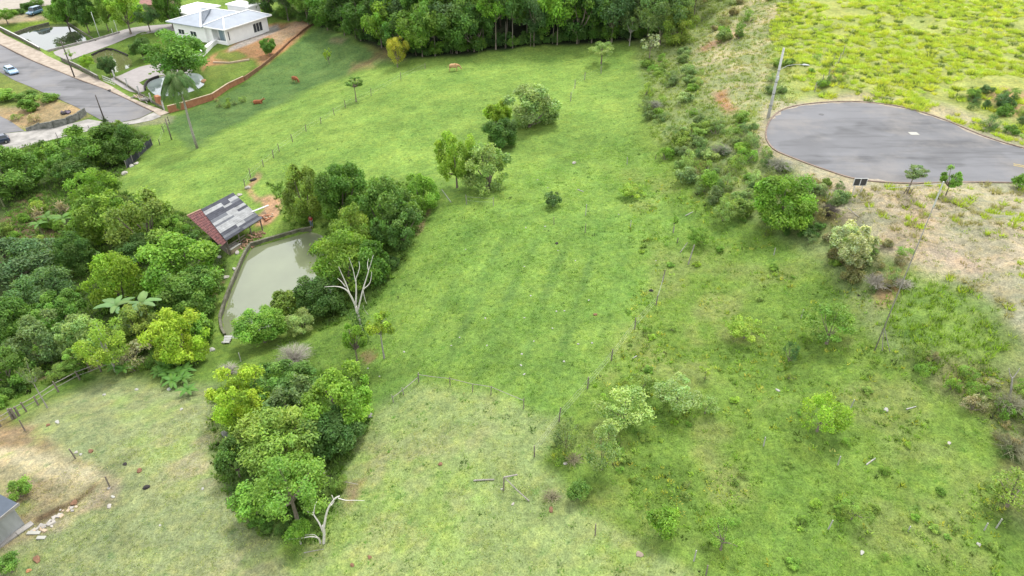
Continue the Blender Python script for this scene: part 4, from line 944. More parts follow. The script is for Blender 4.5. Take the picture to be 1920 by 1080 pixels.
m_galv = plain('pole_concrete', (.66, .66, .64), .85, .15, 1.2, bmp=.1); m_poled = plain('dark_weathered_pole', (.15, .13, .12), .9, .3, 3)
m_lamp = plain('lamp_housing_white', (.5, .51, .52), .4, .05, 3, bmp=0)
m_net = plain('black_shade_net', (.03, .035, .045), .9, .3, 1.5, c2=(.07, .075, .08))
def paint(name, c):
    m, t, b = nodes(name); setc(t, b.inputs['Base Color'], c); b.inputs['Roughness'].default_value = .28; b.inputs['Coat Weight'].default_value = .6; return m
def L3(P_, z=0): return Vector((P_[0], P_[1], z))

# ------------------------------------------------------------------ the white house
HZ = -7.95
house = empty('white_house', (*hab(0, 0), HZ)); tag(house, 'white single storey house with pale grey hipped roof on bare orange earth', 'house')
MI = Matrix((( HA[0], HB[0], 0), (HA[1], HB[1], 0), (0, 0, 1))).to_4x4()
def hv(a, b_, z): return MI @ Vector((a, b_, z))
def hbox(mb, a0, a1, b0, b1, z0, z1): mb.box(a0, a1, b0, b1, z0, z1, MI); return mb
def hip(mb, a0, a1, b0, b1, z, rise, along='a', ov=.7, th=.16):
    a0 -= ov; a1 += ov; b0 -= ov; b1 += ov
    if along == 'a': r = (b1-b0)/2; p, q = (a0+r, (b0+b1)/2), (a1-r, (b0+b1)/2)
    else: r = (a1-a0)/2; p, q = ((a0+a1)/2, b0+r), ((a0+a1)/2, b1-r)
    c = [(a0, b0), (a1, b0), (a1, b1), (a0, b1)]
    vs = [hv(*k, z-th) for k in c]+[hv(*k, z) for k in c]+[hv(*p, z+rise), hv(*q, z+rise)]
    fs = [(3, 2, 1, 0)]+[(i, (i+1) % 4, 4+(i+1) % 4, 4+i) for i in range(4)]
    fs += [(4, 5, 9, 8), (5, 6, 9), (6, 7, 8, 9), (7, 4, 8)] if along == 'a' else [(4, 5, 8), (5, 6, 9, 8), (6, 7, 9), (7, 4, 8, 9)]
    mb.add(vs, fs); return [hv(*k, z) for k in c]+[hv(*p, z+rise), hv(*q, z+rise)]
w1 = MB(); hbox(w1, 1.6, 13.6, 0, 6, -.4, 3.55); hbox(w1, -.6, 12.6, 6, 16.4, -.4, 3.55)
hbox(w1, 0, 1.6, -.003, .42, -.4, 3.55); hbox(w1, 0, .16, .42, 4.4, -.4, .85); hbox(w1, 0, 1.6, 4.4, 6, -.4, 3.55); hbox(w1, .16, 1.6, .42, 4.4, -.4, .1)
w1.build('wall', m_wall, house)
r1 = MB(); c1_ = hip(r1, 0, 14, 0, 6, 3.75, 1.55, 'a'); ro1 = r1.build('roof', m_roofl, house)
r2 = MB(); c2_ = hip(r2, -.8, 12.8, 6.6, 16.8, 3.76, 2.1, 'b'); ro2 = r2.build('roof', m_roofl, house)
for cc_, ro, fs_ in ((c1_, ro1, ((0, 4), (3, 4), (1, 5), (4, 5))), (c2_, ro2, ((0, 4), (1, 4), (3, 5), (4, 5)))):
    mb = MB()
    for i, j in fs_: mb.bar(cc_[i]+Vector((0, 0, .05)), cc_[j]+Vector((0, 0, .05)), .28, .10)
    mb.build('ridge_cap', m_wroof, ro)
fa = MB()
for i in range(4): fa.bar(c1_[i]-Vector((0, 0, .09)), c1_[(i+1) % 4]-Vector((0, 0, .09)), .1, .22)
fa.build('fascia', m_wroof, house)
def hwindow(parent, a0, a1, b_, z0, z1, n_, axis_='a', glass=m_glass):
    f = MB(); g = MB(); t = .06
    def bx_(m_, s0, s1, y0, y1, zz0, zz1):
        (hbox(m_, s0, s1, y0, y1, zz0, zz1) if axis_ == 'a' else hbox(m_, y0, y1, s0, s1, zz0, zz1))
    bx_(g, a0+.05, a1-.05, b_-.02, b_+.05, z0+.05, z1-.05)
    bx_(f, a0, a1, b_-.06, b_+.02, z0, z0+t); bx_(f, a0, a1, b_-.06, b_+.02, z1-t, z1)
    for k in range(n_+1):
        s = a0+(a1-a0-t)*k/n_; bx_(f, s, s+t, b_-.055, b_+.025, z0+t, z1-t)
    fr = f.build('window', m_wroof, parent); g.build('pane', glass, fr)
hwindow(house, 8.6, 11.6, 0, .75, 2.85, 3); hwindow(house, .55, 1.0, 0, .9, 3.0, 1)
hwindow(house, 1.0, 4.0, 1.58, .15, 2.9, 2, 'b', m_glb); hwindow(house, 9, 11, -.62, 1, 2.2, 2, 'b'); hwindow(house, 13, 15, -.62, 1, 2.2, 2, 'b')
st = MB(); hbox(st, 12.3, 13.7, -.02, .0, -.35, .1); st.build('plinth', m_con, house)
annex = empty('white_annex', (*hab(2, 17), HZ)); tag(annex, 'flat white roofed annex behind the grey roofed house', 'outbuilding')
ax = MB(); hbox(ax, 4.4, 13.6, .9, 8.6, -.4, 3.6); ax.build('wall', m_wall, annex)
ax = MB(); hbox(ax, 4, 14, .6, 9, 3.6, 3.85); ax.build('roof', m_wroof, annex)
hi = MB(); hi_ = empty('white_tower_block', (*hab(14.8, 7), HZ)); tag(hi_, 'small white raised block behind the grey roof ridge', 'outbuilding')
hbox(hi, 0, 4, 0, 7, -.4, 4.6); hi.build('wall', m_wall, hi_); hi = MB(); hbox(hi, -.3, 4.3, -.3, 7.3, 4.6, 4.85); hi.build('roof', m_wroof, hi_)

def wall_run(name, pts, hgt, th, mat, label, cat, cap=None, capm=None, split=None, parts='panel', seed=1, jag=0, posts=None):
    """a free standing wall along ground points; each bay is a part"""
    r = random.Random(seed); e = empty(name, pts[0]); tag(e, label, cat); o0 = Vector(pts[0])
    hs = hgt if hasattr(hgt, '__len__') else [hgt]*len(pts)
    segs = []
    for i in range(len(pts)-1):
        a, b_ = Vector(pts[i]), Vector(pts[i+1]); k = max(1, int(round((b_-a).length/(split or 99))))
        for q in range(k): segs.append((a.lerp(b_, q/k), a.lerp(b_, (q+1)/k), hs[i]+(hs[i+1]-hs[i])*q/k, hs[i]+(hs[i+1]-hs[i])*(q+1)/k))
    for a, b_, h0, h1 in segs:
        d = (b_-a); d.z = 0; d.normalize(); n_ = Vector((-d.y, d.x, 0))*th/2; a = a-o0; b_ = b_-o0
        j0 = r.uniform(-jag, jag); j1 = r.uniform(-jag, jag); up = Vector((0, 0, 1)); g = .012
        a = a+d*g; b_ = b_-d*g
        vs = [a-n_-up*.4, b_-n_-up*.4, b_+n_-up*.4, a+n_-up*.4, a-n_+up*(h0+j0), b_-n_+up*(h1+j1), b_+n_+up*(h1+j1), a+n_+up*(h0+j0)]
        MB().add(vs, [(3, 2, 1, 0), (4, 5, 6, 7), (0, 1, 5, 4), (1, 2, 6, 5), (2, 3, 7, 6), (3, 0, 4, 7)]).build(parts, mat, e)
        if cap:
            m_ = MB(); m_.bar(a+up*(h0+j0+cap/2+.003), b_+up*(h1+j1+cap/2+.003), th+.08, cap); m_.build('coping', capm, e)
    if posts:
        for p in pts[::posts[0]]:
            m_ = MB(); q = Vector(p)-o0; m_.box(q.x-.11, q.x+.11, q.y-.11, q.y+.11, q.z-.4, q.z+posts[1]); m_.build('post', posts[2], e)
    return e
G = lambda L: [at(u, v) for u, v in L]
wall_run('orange_block_wall', G([(317,212),(352,203),(400,187),(430,166),(458,152)]), [1.35, 1.35, 1.2, 1.1, 1.0], .22, m_orange, 'raw orange block wall with cream capping along the hollow of the pasture', 'wall', .08, m_cream, 3.2, 'panel', 3)
wall_run('brown_block_wall', G([(459,151.5),(490,128),(520,103),(545,78),(570,58),(592,42)]), [.95, .7, .6, .5, .5, .45], .22, plain('soil_stained_blockwork', (.30, .17, .10), .9, .4, 1.2, bmp=.4), 'low brown block wall climbing from the orange wall to the forest corner', 'wall', None, None, 3.2, 'panel', 4, .06)
wall_run('roadside_wall', G([(-30,42),(0,55),(38,74),(76,95)]), .75, .18, m_cond, 'low grey wall with pale top between the pavement and the first pond', 'wall', .08, m_wht, 4)
wall_run('garden_wall', G([(116,114),(150,130),(186,150)]), .9, .18, m_cond, 'low wall between the pavement and the oval pond garden', 'wall', .06, m_con, 3)
wall_run('courtyard_wall', G([(216,148),(240,163),(262,178),(285,192),(308,206)]), .55, .16, m_cond, 'low dark wall with posts between the courtyard and the pavement', 'wall', None, None, 3, 'panel', 5, 0, (1, 1.9, m_galv))
wall_run('pond_edge_wall', G([(22,65),(55,53),(92,44)]), .35, .25, m_cond, 'dark low edging wall on the lawn side of the first pond', 'wall', None, None, 4)
wall_run('pond_edge_wall', G([(90,97),(110,92),(146,83),(168,79),(225,62)]), .45, .3, m_con, 'grey edging wall between the first pond and the paved driveway', 'wall', None, None, 4)
wall_run('pond_edge_wall', G([(128,44),(160,64),(180,77)]), .3, .2, m_cond, 'dark edging wall under the trees at the back of the first pond', 'wall', None, None, 4)
wall_run('pond_edge_wall', G(smooth_poly([(273,170),(272,162),(280,152),(298,145)], 2, False)), .45, .3, m_dark, 'curved dark edging of the pool beside the courtyard', 'wall')
wall_run('pond_edge_wall', G(smooth_poly([(172,104),(200,92),(222,97),(240,105)], 2, False)), .3, .2, m_dark, 'curved dark edging of the oval garden pond', 'wall')
wall_run('ramp_wall', G([(409,78),(392,92),(368,116)]), [.9, 1.0, 1.2], .9, m_wall, 'broad white ramp wall running down from the house porch', 'wall')
wall_run('orange_gate_pier', G([(297,196),(303,199)]), 1.9, .8, m_orange, 'orange clay pier at the corner of the courtyard', 'pier')
wall_run('garden_step', G([(400,118),(430,119),(468,113)]), .3, .3, m_cream, 'thin curved garden kerb between lawn and orange earth', 'kerb')
# lichened boundary wall on the vacant lot: upright slabs
wall_run('stone_boundary_wall', G([(50,246),(78,242),(102,240),(128,233),(150,224),(162,214)]), [.6, 1.2, 1.3, 1.3, 1.4, 1.3], .25, m_stone, 'old lichened slab wall between the sandy lot and the pale lane', 'wall', None, None, 1.6, 'slab', 9, .12)
# concrete wall round the fish pond
PE = [Vector((*on_plane(u, v, Z_POND), Z_POND+.3)) for u, v in [(585,433),(560,438),(528,447),(500,455),(470,464),(462,476),(455,491),(440,526),(424,566),(414,600),(417,622),(424,634)]]
e_ = wall_run('pond_wall', PE[:5], .35, .3, m_cond, 'dark mossy concrete wall along the top side of the fish pond', 'wall', None, None, 3.5)
e_ = wall_run('pond_wall', PE[4:], .32, .26, m_cond, 'mossy concrete wall along the left side of the fish pond', 'wall', None, None, 3.5)
# neighbours behind the garden trees
nb = empty('neighbour_house', at(292, 26)); tag(nb, 'house with faded pink tiled roof half hidden behind the garden trees', 'house')
mb = MB(); mb.box(-3, 4, 0, 6, -.3, 2.6); mb.build('wall', m_cream, nb)
mb = MB(); mb.add([(-3.6, -.7, 2.5), (4.6, -.7, 2.5), (4.6, 3, 4.1), (-3.6, 3, 4.1), (-3.6, 6.7, 2.5), (4.6, 6.7, 2.5), (-3.6, -.7, 2.38), (4.6, -.7, 2.38), (4.6, 3, 3.98), (-3.6, 3, 3.98), (-3.6, 6.7, 2.38), (4.6, 6.7, 2.38)],
       [(0, 1, 2, 3), (3, 2, 5, 4), (7, 6, 9, 8), (8, 9, 10, 11), (0, 6, 7, 1), (4, 5, 11, 10), (1, 7, 8, 2), (2, 8, 11, 5), (6, 0, 3, 9), (9, 3, 4, 10)]); mb.build('roof', plain('faded_pink_tiles', (.40, .22, .19), .9, .3, 2.5), nb)
grid_sheet('gravel_lot', gpoly([(-60,-8),(0,-6),(100,-6),(96,10),(60,14),(0,20),(-60,22)]), 2.5, .08, plain('beige_gravel', (.44, .40, .34), .95, .15, .8))

# ------------------------------------------------------------------ corner building at the lower left
Qb = at(47, 984); hb = height_at(Qb, 947); Qw = at(-60, 1072); Qw = Vector((Qw.x, Qw.y, Qb.z))
d1 = (Qw-Qb).normalized(); d2 = Vector((d1.y, -d1.x, 0));
if d2.y < 0: d2 = -d2
cb = empty('grey_building', Qb); tag(cb, 'corner of a building with slate blue roof and stained pale wall at the left edge', 'building')
MX = Matrix(((d1.x, d2.x, 0), (d1.y, d2.y, 0), (0, 0, 1))).to_4x4()
mb = MB(); mb.box(0, 9, 0, 5.4, -.8, hb-.1, MX); mb.build('wall', plain('stained_pale_wall', (.50, .52, .52), .85, .25, .8, c2=(.30, .31, .30), stretch=(1, 1, .25)), cb)
mb = MB(); mb.box(-.25, 9.2, -.3, 5.7, hb-.1, hb+.06, MX); rf = mb.build('roof', plain('slate_blue_roof', (.10, .125, .16), .7, .15, 1.5), cb)
mb = MB(); mb.box(-.3, 9.2, -.36, -.3, hb-.16, hb+.08, MX); mb.build('gutter', m_con, rf)
mb = MB(); mb.box(.9, 1.7, 1.6, 2.3, hb+.063, hb+.14, MX); mb.build('skylight', m_lamp, rf)
ft = wall_run('footing_slab', [at(62, 981), at(0, 1024), at(-50, 1062)], .12, .45, m_con, 'broken concrete footing strip in front of the corner building', 'slab', None, None, 1.2, 'slab', 11, .04)

# ------------------------------------------------------------------ the barn
ZB = -6.55
def bp(u, v, h): return Vector((*on_plane(u, v, ZB+h), ZB+h))
bA, bB, bC, bD = bp(377, 393, 3.9), bp(437, 362, 3.9), bp(490, 411, 2.0), bp(424, 452, 2.0)
barn = empty('barn', (bD.x, bD.y, ZB)); tag(barn, 'open barn with patchwork roof of light and dark grey sheets above the fish pond', 'barn'); bo = Vector(barn.location)
mL = plain('pale_fibre_cement', (.39, .40, .405), .85, .3, 1.5, bmp=.1); mM = plain('mid_grey_fibre_cement', (.17, .18, .20), .85, .2, 1.5); mK = plain('dark_fibre_cement', (.085, .09, .11), .85, .3, 1.5)
def roofpt(s, t, lift=0): return bA.lerp(bB, s).lerp(bD.lerp(bC, s), t)-bo+Vector((0, 0, lift))
def sheet(s0, s1, t0, t1, mat, lift):
    """one corrugated sheet: ridges run down the slope"""
    n_ = max(4, int((t1-t0)*6.6/.16)); V_ = []; 
    for k in range(n_+1):
        t = t0+(t1-t0)*k/n_; z = lift+(.022 if k % 2 else -.022)
        V_ += [roofpt(s0, t, z), roofpt(s1, t, z), roofpt(s0, t, z-.02), roofpt(s1, t, z-.02)]
    fs = []
    for k in range(n_):
        a = 4*k; fs += [(a, a+1, a+5, a+4), (a+2, a+6, a+7, a+3)]
    fs += [(0, 2, 3, 1), (4*n_, 4*n_+1, 4*n_+3, 4*n_+2)]
    MB().add(V_, fs).build('roof_sheet', mat, barn)
rows = [(0, .09, [(0, .52, 'K'), (.52, 1, 'K')]), (.09, .2, [(0, .54, 'L'), (.54, .74, 'K'), (.74, 1, 'L')]), (.2, .27, [(0, .5, 'K'), (.5, .75, 'L'), (.75, 1, 'M')]),
        (.27, .38, [(0, .5, 'K'), (.5, .72, 'K'), (.72, 1, 'K')]), (.38, .47, [(0, .46, 'M'), (.46, .7, 'L'), (.7, 1, 'L')]), (.47, .54, [(0, .45, 'L'), (.45, .72, 'L'), (.72, 1, 'K')]),
        (.54, .6, [(0, .55, 'M'), (.55, 1, 'L')]), (.6, .78, [(0, .52, 'L'), (.52, 1, 'L')]), (.78, .87, [(0, .42, 'K'), (.42, .66, 'L'), (.66, 1, 'M')]), (.87, .94, [(0, .45, 'M'), (.45, 1, 'K')]), (.94, 1.0, [(0, .5, 'K'), (.5, 1.03, 'M')])]
for i, (t0, t1, cells) in enumerate(rows):
    for j, (s0, s1, c) in enumerate(cells): sheet(s0, s1+.01, t0-.008, t1, dict(L=mL, M=mM, K=mK)[c], .03+.012*((i+j) % 3)+.004*i)
# red tiled lean-to at its left side, in overlapping courses
tA, tD = bp(351, 405, 3.4), bp(414, 462, 1.7); sA, sD = bp(377, 393.5, 3.85), bp(424, 453, 1.9)
tl = MB(); nc = 16
for k in range(nc):
    t0, t1 = k/nc, (k+1)/nc+.02; z0, z1 = .06, 0
    a, b_, c, d = sA.lerp(sD, t0), sA.lerp(sD, t1), tA.lerp(tD, t1), tA.lerp(tD, t0)
    up = Vector((0, 0, 1)); off = -bo
    m_ = 7
    for q in range(m_):
        f0, f1 = q/m_, (q+1)/m_; jz = rnd.uniform(-.015, .015)
        P1, P2, P3_, P4 = a.lerp(d, f0), a.lerp(d, f1), b_.lerp(c, f1), b_.lerp(c, f0)
        tl.add([P1+off+up*(z1+jz), P2+off+up*(z1+jz), P3_+off+up*(z0+jz), P4+off+up*(z0+jz), P1.lerp(P2, .5)+off+up*(z1+jz+.05), P4.lerp(P3_, .5)+off+up*(z0+jz+.05)], [(0, 4, 5, 3), (4, 1, 2, 5)])
tiles = tl.build('tiled_roof', plain('red_brown_tiles', (.27, .115, .105), .9, .45, 3.5, c2=(.13, .07, .075), bmp=.3), barn); tiles['label'] = 'mottled red brown clay tile roof'
tiles['kind'] = 'stuff'
m_ = MB(); m_.bar(tA-bo+Vector((0, 0, .05)), sA-bo+Vector((0, 0, .07)), .2, .1); m_.build('ridge_cap', plain('peach_mortar', (.50, .32, .24), .9, .2, 3), barn)
for (s, t) in ((.02, .97), (.34, .97), (.67, .97), (.98, .97), (.02, .5), (.98, .5), (.02, .03), (.5, .03), (.98, .03)):
    p = roofpt(s, t); m_ = MB(); m_.tube([(p.x, p.y, -.4), (p.x, p.y, p.z-.05)], .085, 6); m_.build('post', m_wood, barn)
for t in (.03, .5, .97):
    m_ = MB(); m_.bar(roofpt(0, t, -.1), roofpt(1, t, -.1), .1, .14); m_.build('beam', m_wood, barn)
m_ = MB()
for s_ in (.01, ):
    a, b_ = roofpt(s_, .05), roofpt(s_, .95); m_.add([(a.x, a.y, -.4), (b_.x, b_.y, -.4), (b_.x, b_.y, b_.z-.1), (a.x, a.y, a.z-.1)], [(0, 1, 2, 3)])
a, b_ = roofpt(.01, .06), roofpt(.99, .06); m_.add([(a.x, a.y, -.4), (b_.x, b_.y, -.4), (b_.x, b_.y, b_.z-.15), (a.x, a.y, a.z-.15)], [(0, 1, 2, 3)])
sm = m_.build('board_wall', m_wood, barn); md = sm.modifiers.new('thickness', 'SOLIDIFY'); md.thickness = .05
# rails of the pen on the open side
for h_ in (.45, .85, 1.25):
    a, b_ = roofpt(.02, .98), roofpt(.5, .98); m_ = MB(); m_.bar((a.x, a.y, h_), (b_.x, b_.y, h_), .05, .1); m_.build('rail', m_wood, barn)
# firewood stacked under the eave: every log a part
fw = empty('firewood_stack', bo+Vector(roofpt(.75, .9))*Vector((1, 1, 0)) if False else (bo.x+roofpt(.62, .97).x, bo.y+roofpt(.62, .97).y, ZB)); tag(fw, 'stack of reddish split logs under the eave of the barn', 'firewood')
m_log = plain('reddish_split_wood', (.50, .32, .20), .9, .45, 5, c2=(.14, .09, .06)); dirr = (roofpt(1, 1)-roofpt(0, 1)); dirr.z = 0; dirr.normalize(); prp = Vector((dirr.y, -dirr.x, 0))
for i in range(80):
    s = rnd.uniform(-2.4, 2.0); lay = rnd.uniform(0, .55); z = .1+lay*1.7*(1-abs(s)/2.6)
    c = dirr*s+prp*rnd.uniform(-.3, 1.1)*(1.2-lay); d = (prp*rnd.uniform(.6, 1)+dirr*rnd.uniform(-.7, .7)+Vector((0, 0, rnd.uniform(-.5, .25)))).normalized()
    m_ = MB(); c.z = z; L_ = rnd.uniform(.35, .75); m_.tube([c-d*L_*.5, c+d*L_*.5], rnd.uniform(.05, .1), 5); m_.build('log', m_log, fw)
bx_ = at(440, 470); fz_ = empty('white_chest', bx_); fz_.rotation_euler = (0, 0, math.atan2(dirr.y, dirr.x)); tag(fz_, 'cream white slab topped chest at the lower corner of the barn', 'chest')
MB().box(-.75, .75, -.4, .4, -.2, .62).build('body', m_cream, fz_); MB().box(-.8, .8, -.45, .45, .62, .70).build('lid', m_white, fz_)
wp = MB(); wp.bar((0, 0, 0), (1.8, 1.3, .25), .28, .06); o_ = wp.build('white_plank', m_wht, None, False, bo+roofpt(.96, .72)+Vector((0, 0, .10))); tag(o_, 'white plank resting on the right edge of the barn roof', 'plank')
br = at(503, 408); bk = empty('brick_heap', br); tag(bk, 'loose heap of orange bricks and branches right of the barn', 'rubble')
for i in range(26):
    x_, y_ = rnd.gauss(0, .55), rnd.gauss(0, .45); m_ = MB(); M_ = Matrix.Translation((x_, y_, .08+.25*max(0, 1-abs(x_)-abs(y_))*rnd.random())) @ Matrix.Rotation(rnd.uniform(0, 3), 4, 'Z') @ Matrix.Rotation(rnd.uniform(-.5, .5), 4, 'X')
    m_.box(-.17, .17, -.09, .09, -.06, .08, M_); m_.build('brick', m_orange if i % 3 else m_cream, bk)
for i in range(10):
    a = rnd.uniform(0, 6.28); m_ = MB(); x_, y_ = rnd.gauss(-.9, .5), rnd.gauss(.5, .5); m_.tube([(x_, y_, .1), (x_+math.cos(a)*.8, y_+math.sin(a)*.8, .35)], [.035, .015], 4); m_.build('stick', m_wood, bk)

# ------------------------------------------------------------------ cars
def car(name, u, v, head, body, label, length=4.2, wid=1.72, hgt=1.45, van=False):
    """a car at pixel (u,v) heading towards pixel head"""
    g = at(u, v); h2 = at(*head); a = math.atan2(h2.y-g.y, h2.x-g.x); e = empty(name, (g.x, g.y, g.z+.08), a); tag(e, label, 'car' if not van else 'jeep')
    L, W_ = length/2, wid/2
    prof = [(-L, .45), (-L+.03, .82), (-L+.12, .92), (-L+.9 if not van else -L+.3, .96), (L-1.25, .92), (L-.35, .78), (L-.02, .62), (L, .42), (L-.1, .28), (-L+.1, .28)]
    def loft(pr, w_, tuck):
        vs = []; n_ = len(pr)
        for s_, k in ((-1, 0), (-1, 1), (1, 1), (1, 0)):
            for x_, z in pr: vs.append((x_*(1 if k else .985), s_*(w_ if k == 0 else w_-.07), z if k == 0 else z+(.02 if z > .5 else 0)))
        f = []
        for r_ in range(3): f += [(r_*n_+i, r_*n_+(i+1) % n_, (r_+1)*n_+(i+1) % n_, (r_+1)*n_+i) for i in range(n_)]
        f += [tuple(range(n_)), tuple(reversed(range(3*n_, 4*n_)))]
        return vs, f
    # body side profile swept across, shoulders pulled in
    vs, f = loft(prof, W_, 0); bd = MB().add(vs, f).build('body', body, e, True)
    md = bd.modifiers.new('soft', 'BEVEL'); md.width = .05; md.segments = 2; md.limit_method = 'ANGLE'
    rx0, rx1 = (-L+.55, .55) if not van else (-L+.25, .55)
    top = hgt; c0, c1 = (-L+.18, L-1.35) if not van else (-L+.06, L-1.2)
    def ring(x0, x1, w_, z): return [(x0, -w_, z), (x1, -w_, z), (x1, w_, z), (x0, w_, z)]
    gl = MB().add(ring(c0, c1, W_-.08, .9)+ring(rx0, rx1, W_-.26, top-.04), [(0, 1, 5, 4), (1, 2, 6, 5), (2, 3, 7, 6), (3, 0, 4, 7), (4, 5, 6, 7), (3, 2, 1, 0)]); gl.build('windows', m_glass, e)
    rf = MB().add(ring(rx0-.02, rx1+.02, W_-.25, top-.05)+ring(rx0+.08, rx1-.1, W_-.33, top+.02), [(0, 1, 5, 4), (1, 2, 6, 5), (2, 3, 7, 6), (3, 0, 4, 7), (4, 5, 6, 7), (3, 2, 1, 0)]); rf.build('roof', body, e)
    pl = MB()
    for s_ in (-1, 1):
        for (xa, xb) in ((c0, rx0), (c1, rx1), ((c0+c1)/2-.1, (rx0+rx1)/2-.05)):
            pl.bar((xa, s_*(W_-.07), .9), (xb, s_*(W_-.25), top-.03), .07)
    pl.build('pillars', body, e)
    for sx in (-L+.75, L-.8):
        for sy in (-1, 1):
            wv = MB().tube([(sx, sy*(W_-.2), .31), (sx, sy*(W_+.01), .31)], .31, 16).build('wheel', m_tyre, e)
            MB().tube([(sx, sy*(W_-.05), .31), (sx, sy*(W_+.02), .31)], .18, 12).build('rim', m_rim, wv)
    for sy in (-1, 1):
        MB().box(L-.16, L-.03, sy*(W_-.3)-.17, sy*(W_-.3)+.17, .60, .72).build('headlight', m_lamp, e)
        MB().box(-L-.015, -L+.08, sy*(W_-.2)-.12, sy*(W_-.2)+.12, .62, .80).build('tail_light', plain('red_lens', (.45, .02, .02), .3, .1, 3, bmp=0), e)
        MB().box(.72, .85, sy*(W_+.06)-.09, sy*(W_+.06)+.09, .93, 1.05).build('mirror', body, e)
    return e
car('parked_car', 23, 138, (40, 147), paint('light_blue_paint', (.25, .38, .55)), 'light blue hatchback parked at the left kerb of the street', 4.0)
car('dark_car', -6, 271, (-60, 284), paint('navy_paint', (.02, .03, .06)), 'dark navy car with red tail lights on the lane at the left edge', 4.4)
car('open_jeep', 66, 27, (48, 34), paint('teal_blue_paint', (.06, .13, .20)), 'teal blue off road car with a rack parked above the first pond', 4.3, 1.8, 1.85, True)

# ------------------------------------------------------------------ poles
def pole(name, u, v, vt, mat, label, r0=.14, r1=.09, cat='pole', lean=(0, 0)):
    g = at(u, v); h = height_at(g, vt); e = empty(name, g); tag(e, label, cat)
    MB().tube([(0, 0, -.4), (lean[0]*.5, lean[1]*.5, h*.5), (lean[0], lean[1], h)], [r0, (r0+r1)/2, r1], 10).build('shaft', mat, e, True)
    return e, g, h
e, g, h = pole('utility_pole', 140, 145, 76, m_poled, 'tall dark utility pole at the kerb of the street', .16, .10)
MB().bar((-.9, .2, h-.5), (.9, -.2, h-.5), .09, .11).build('crossarm', m_wood, e)
for x_ in (-.8, -.3, .3, .8): MB().tube([(x_, -x_*.22, h-.44), (x_, -x_*.22, h-.25)], [.04, .03], 6).build('insulator', m_lamp, e)
e, g, h = pole('leaning_pole', 198, 231, 178, m_poled, 'dark leaning pole with a vine covered foot between street and lane', .15, .09)
V_, F_ = leaves(NR.normal(size=(260, 3))*[.28, .28, .35]+[0, 0, .45], unit(NR, 260), .22, NR); o_ = new_obj('vine', np_mesh('vine', V_, F_, np.ones((len(V_), 3))), m_leaf, e); o_.color = (.05, .10, .03, 1)
pole('slim_mast', 187, 70, 22, m_lamp, 'tall slim white mast beside the paved driveway', .07, .05); pole('slim_mast', 222, 65, 38, m_lamp, 'shorter slim white mast further along the paved driveway', .07, .05)
pole('garden_post', 212, 64, 54, m_lamp, 'short white post between the two slim masts', .06, .05, 'post'); pole('corner_post', 322, 262, 222, m_wood, 'wooden post at the corner of the hollow below the orange wall', .12, .1, 'post')
e, g, h = pole('street_lamp', 1440, 221, 90, m_galv, 'tall pale concrete pole with curved arm lamp beside the cul de sac', .21, .12, 'street lamp')
hm = height_at(g, 131)
arm = [(.1, 0, hm), (.9, -.1, hm+.55), (1.9, -.2, hm+.75), (2.6, -.3, hm+.72)]
MB().tube(arm, [.025, .022, .02, .02], 6).build('arm', m_lamp, e)
lm = MB(); lm.tube([(2.5, -.3, hm+.72), (2.7, -.32, hm+.74), (3.2, -.38, hm+.70), (3.45, -.4, hm+.66)], [.04, .10, .09, .03], 8); lm.build('lamp_head', m_lamp, e, True)
for z_ in (1.6, 3.1, 4.6, 6.0): MB().tube([(0, 0, z_), (0, 0, z_+.07)], .235-.012*z_, 10).build('steel_band', m_frame, e)
MB().box(-.13, .13, -.30, -.18, hm-1.2, hm-.7).build('meter_box', m_lamp, e)
e, g, h = pole('slender_wood_pole', 1640, 657, 341, m_dead, 'very tall slender weathered pole standing at the foot of the right slope', .055, .03, 'pole')
MB().tube([(0, 0, h-1.9), (0, 0, h+.02)], [.055, .05], 8).build('white_top', m_wht, e)
MB().tube([(-.02, 0, 2.4), (1.0, -.6, .0)], .03, 5).build('brace', m_dead, e); MB().tube([(.05, 0, 2.0), (.45, -.3, .0)], .03, 5).build('brace', m_dead, e)
MB().tube([(0, 0, h-.1), (-2.2, 2.2, h-1.6)], .015, 4).build('stay_wire', m_galv, e)
# sign board by the road
g = at(1605, 366); h = height_at(g, 334); sg = empty('road_sign', g); tag(sg, 'white framed sign with two dark panels standing by the asphalt', 'sign')
zt = h; MB().box(-.68, .68, -.02, .02, zt-.85, zt-.0).build('frame', m_lamp, sg)
for x0 in (-.62, .05): MB().box(x0, x0+.56, -.045, -.021, zt-.80, zt-.07).build('dark_panel', m_frame, sg)
for x_ in (-.4, .4): MB().box(x_-.03, x_+.03, .022, .08, -.3, zt-.1).build('post', m_galv, sg)
for (u, v, vt, lx) in ((1693, 364, 342, .4), (1704, 364, 352, .3)):
    e, g, h = pole('leaning_stake', u, v, vt, m_wood, ('taller' if lx > .35 else 'shorter')+' leaning wooden stake on the verge below the asphalt', .05, .035, 'stake', (lx, 0))
# covers on the asphalt
c_ = Vector(on_plane(1713, 251, Z_CUL)); MB().box(c_.x-.52, c_.x+.52, c_.y-.42, c_.y+.42, Z_CUL-.05, Z_CUL+.06).build('white_cover', m_white, None); tag(bpy.data.objects['white_cover'], 'white rectangular cover slab lying on the asphalt', 'cover')
c_ = Vector(on_plane(1540, 215, Z_CUL)); MB().tube([(c_.x, c_.y, Z_CUL-.05), (c_.x, c_.y, Z_CUL+.045)], .32, 16).build('manhole_cover', m_frame, None); tag(bpy.data.objects['manhole_cover'], 'small dark round manhole cover near the top kerb of the asphalt', 'manhole')
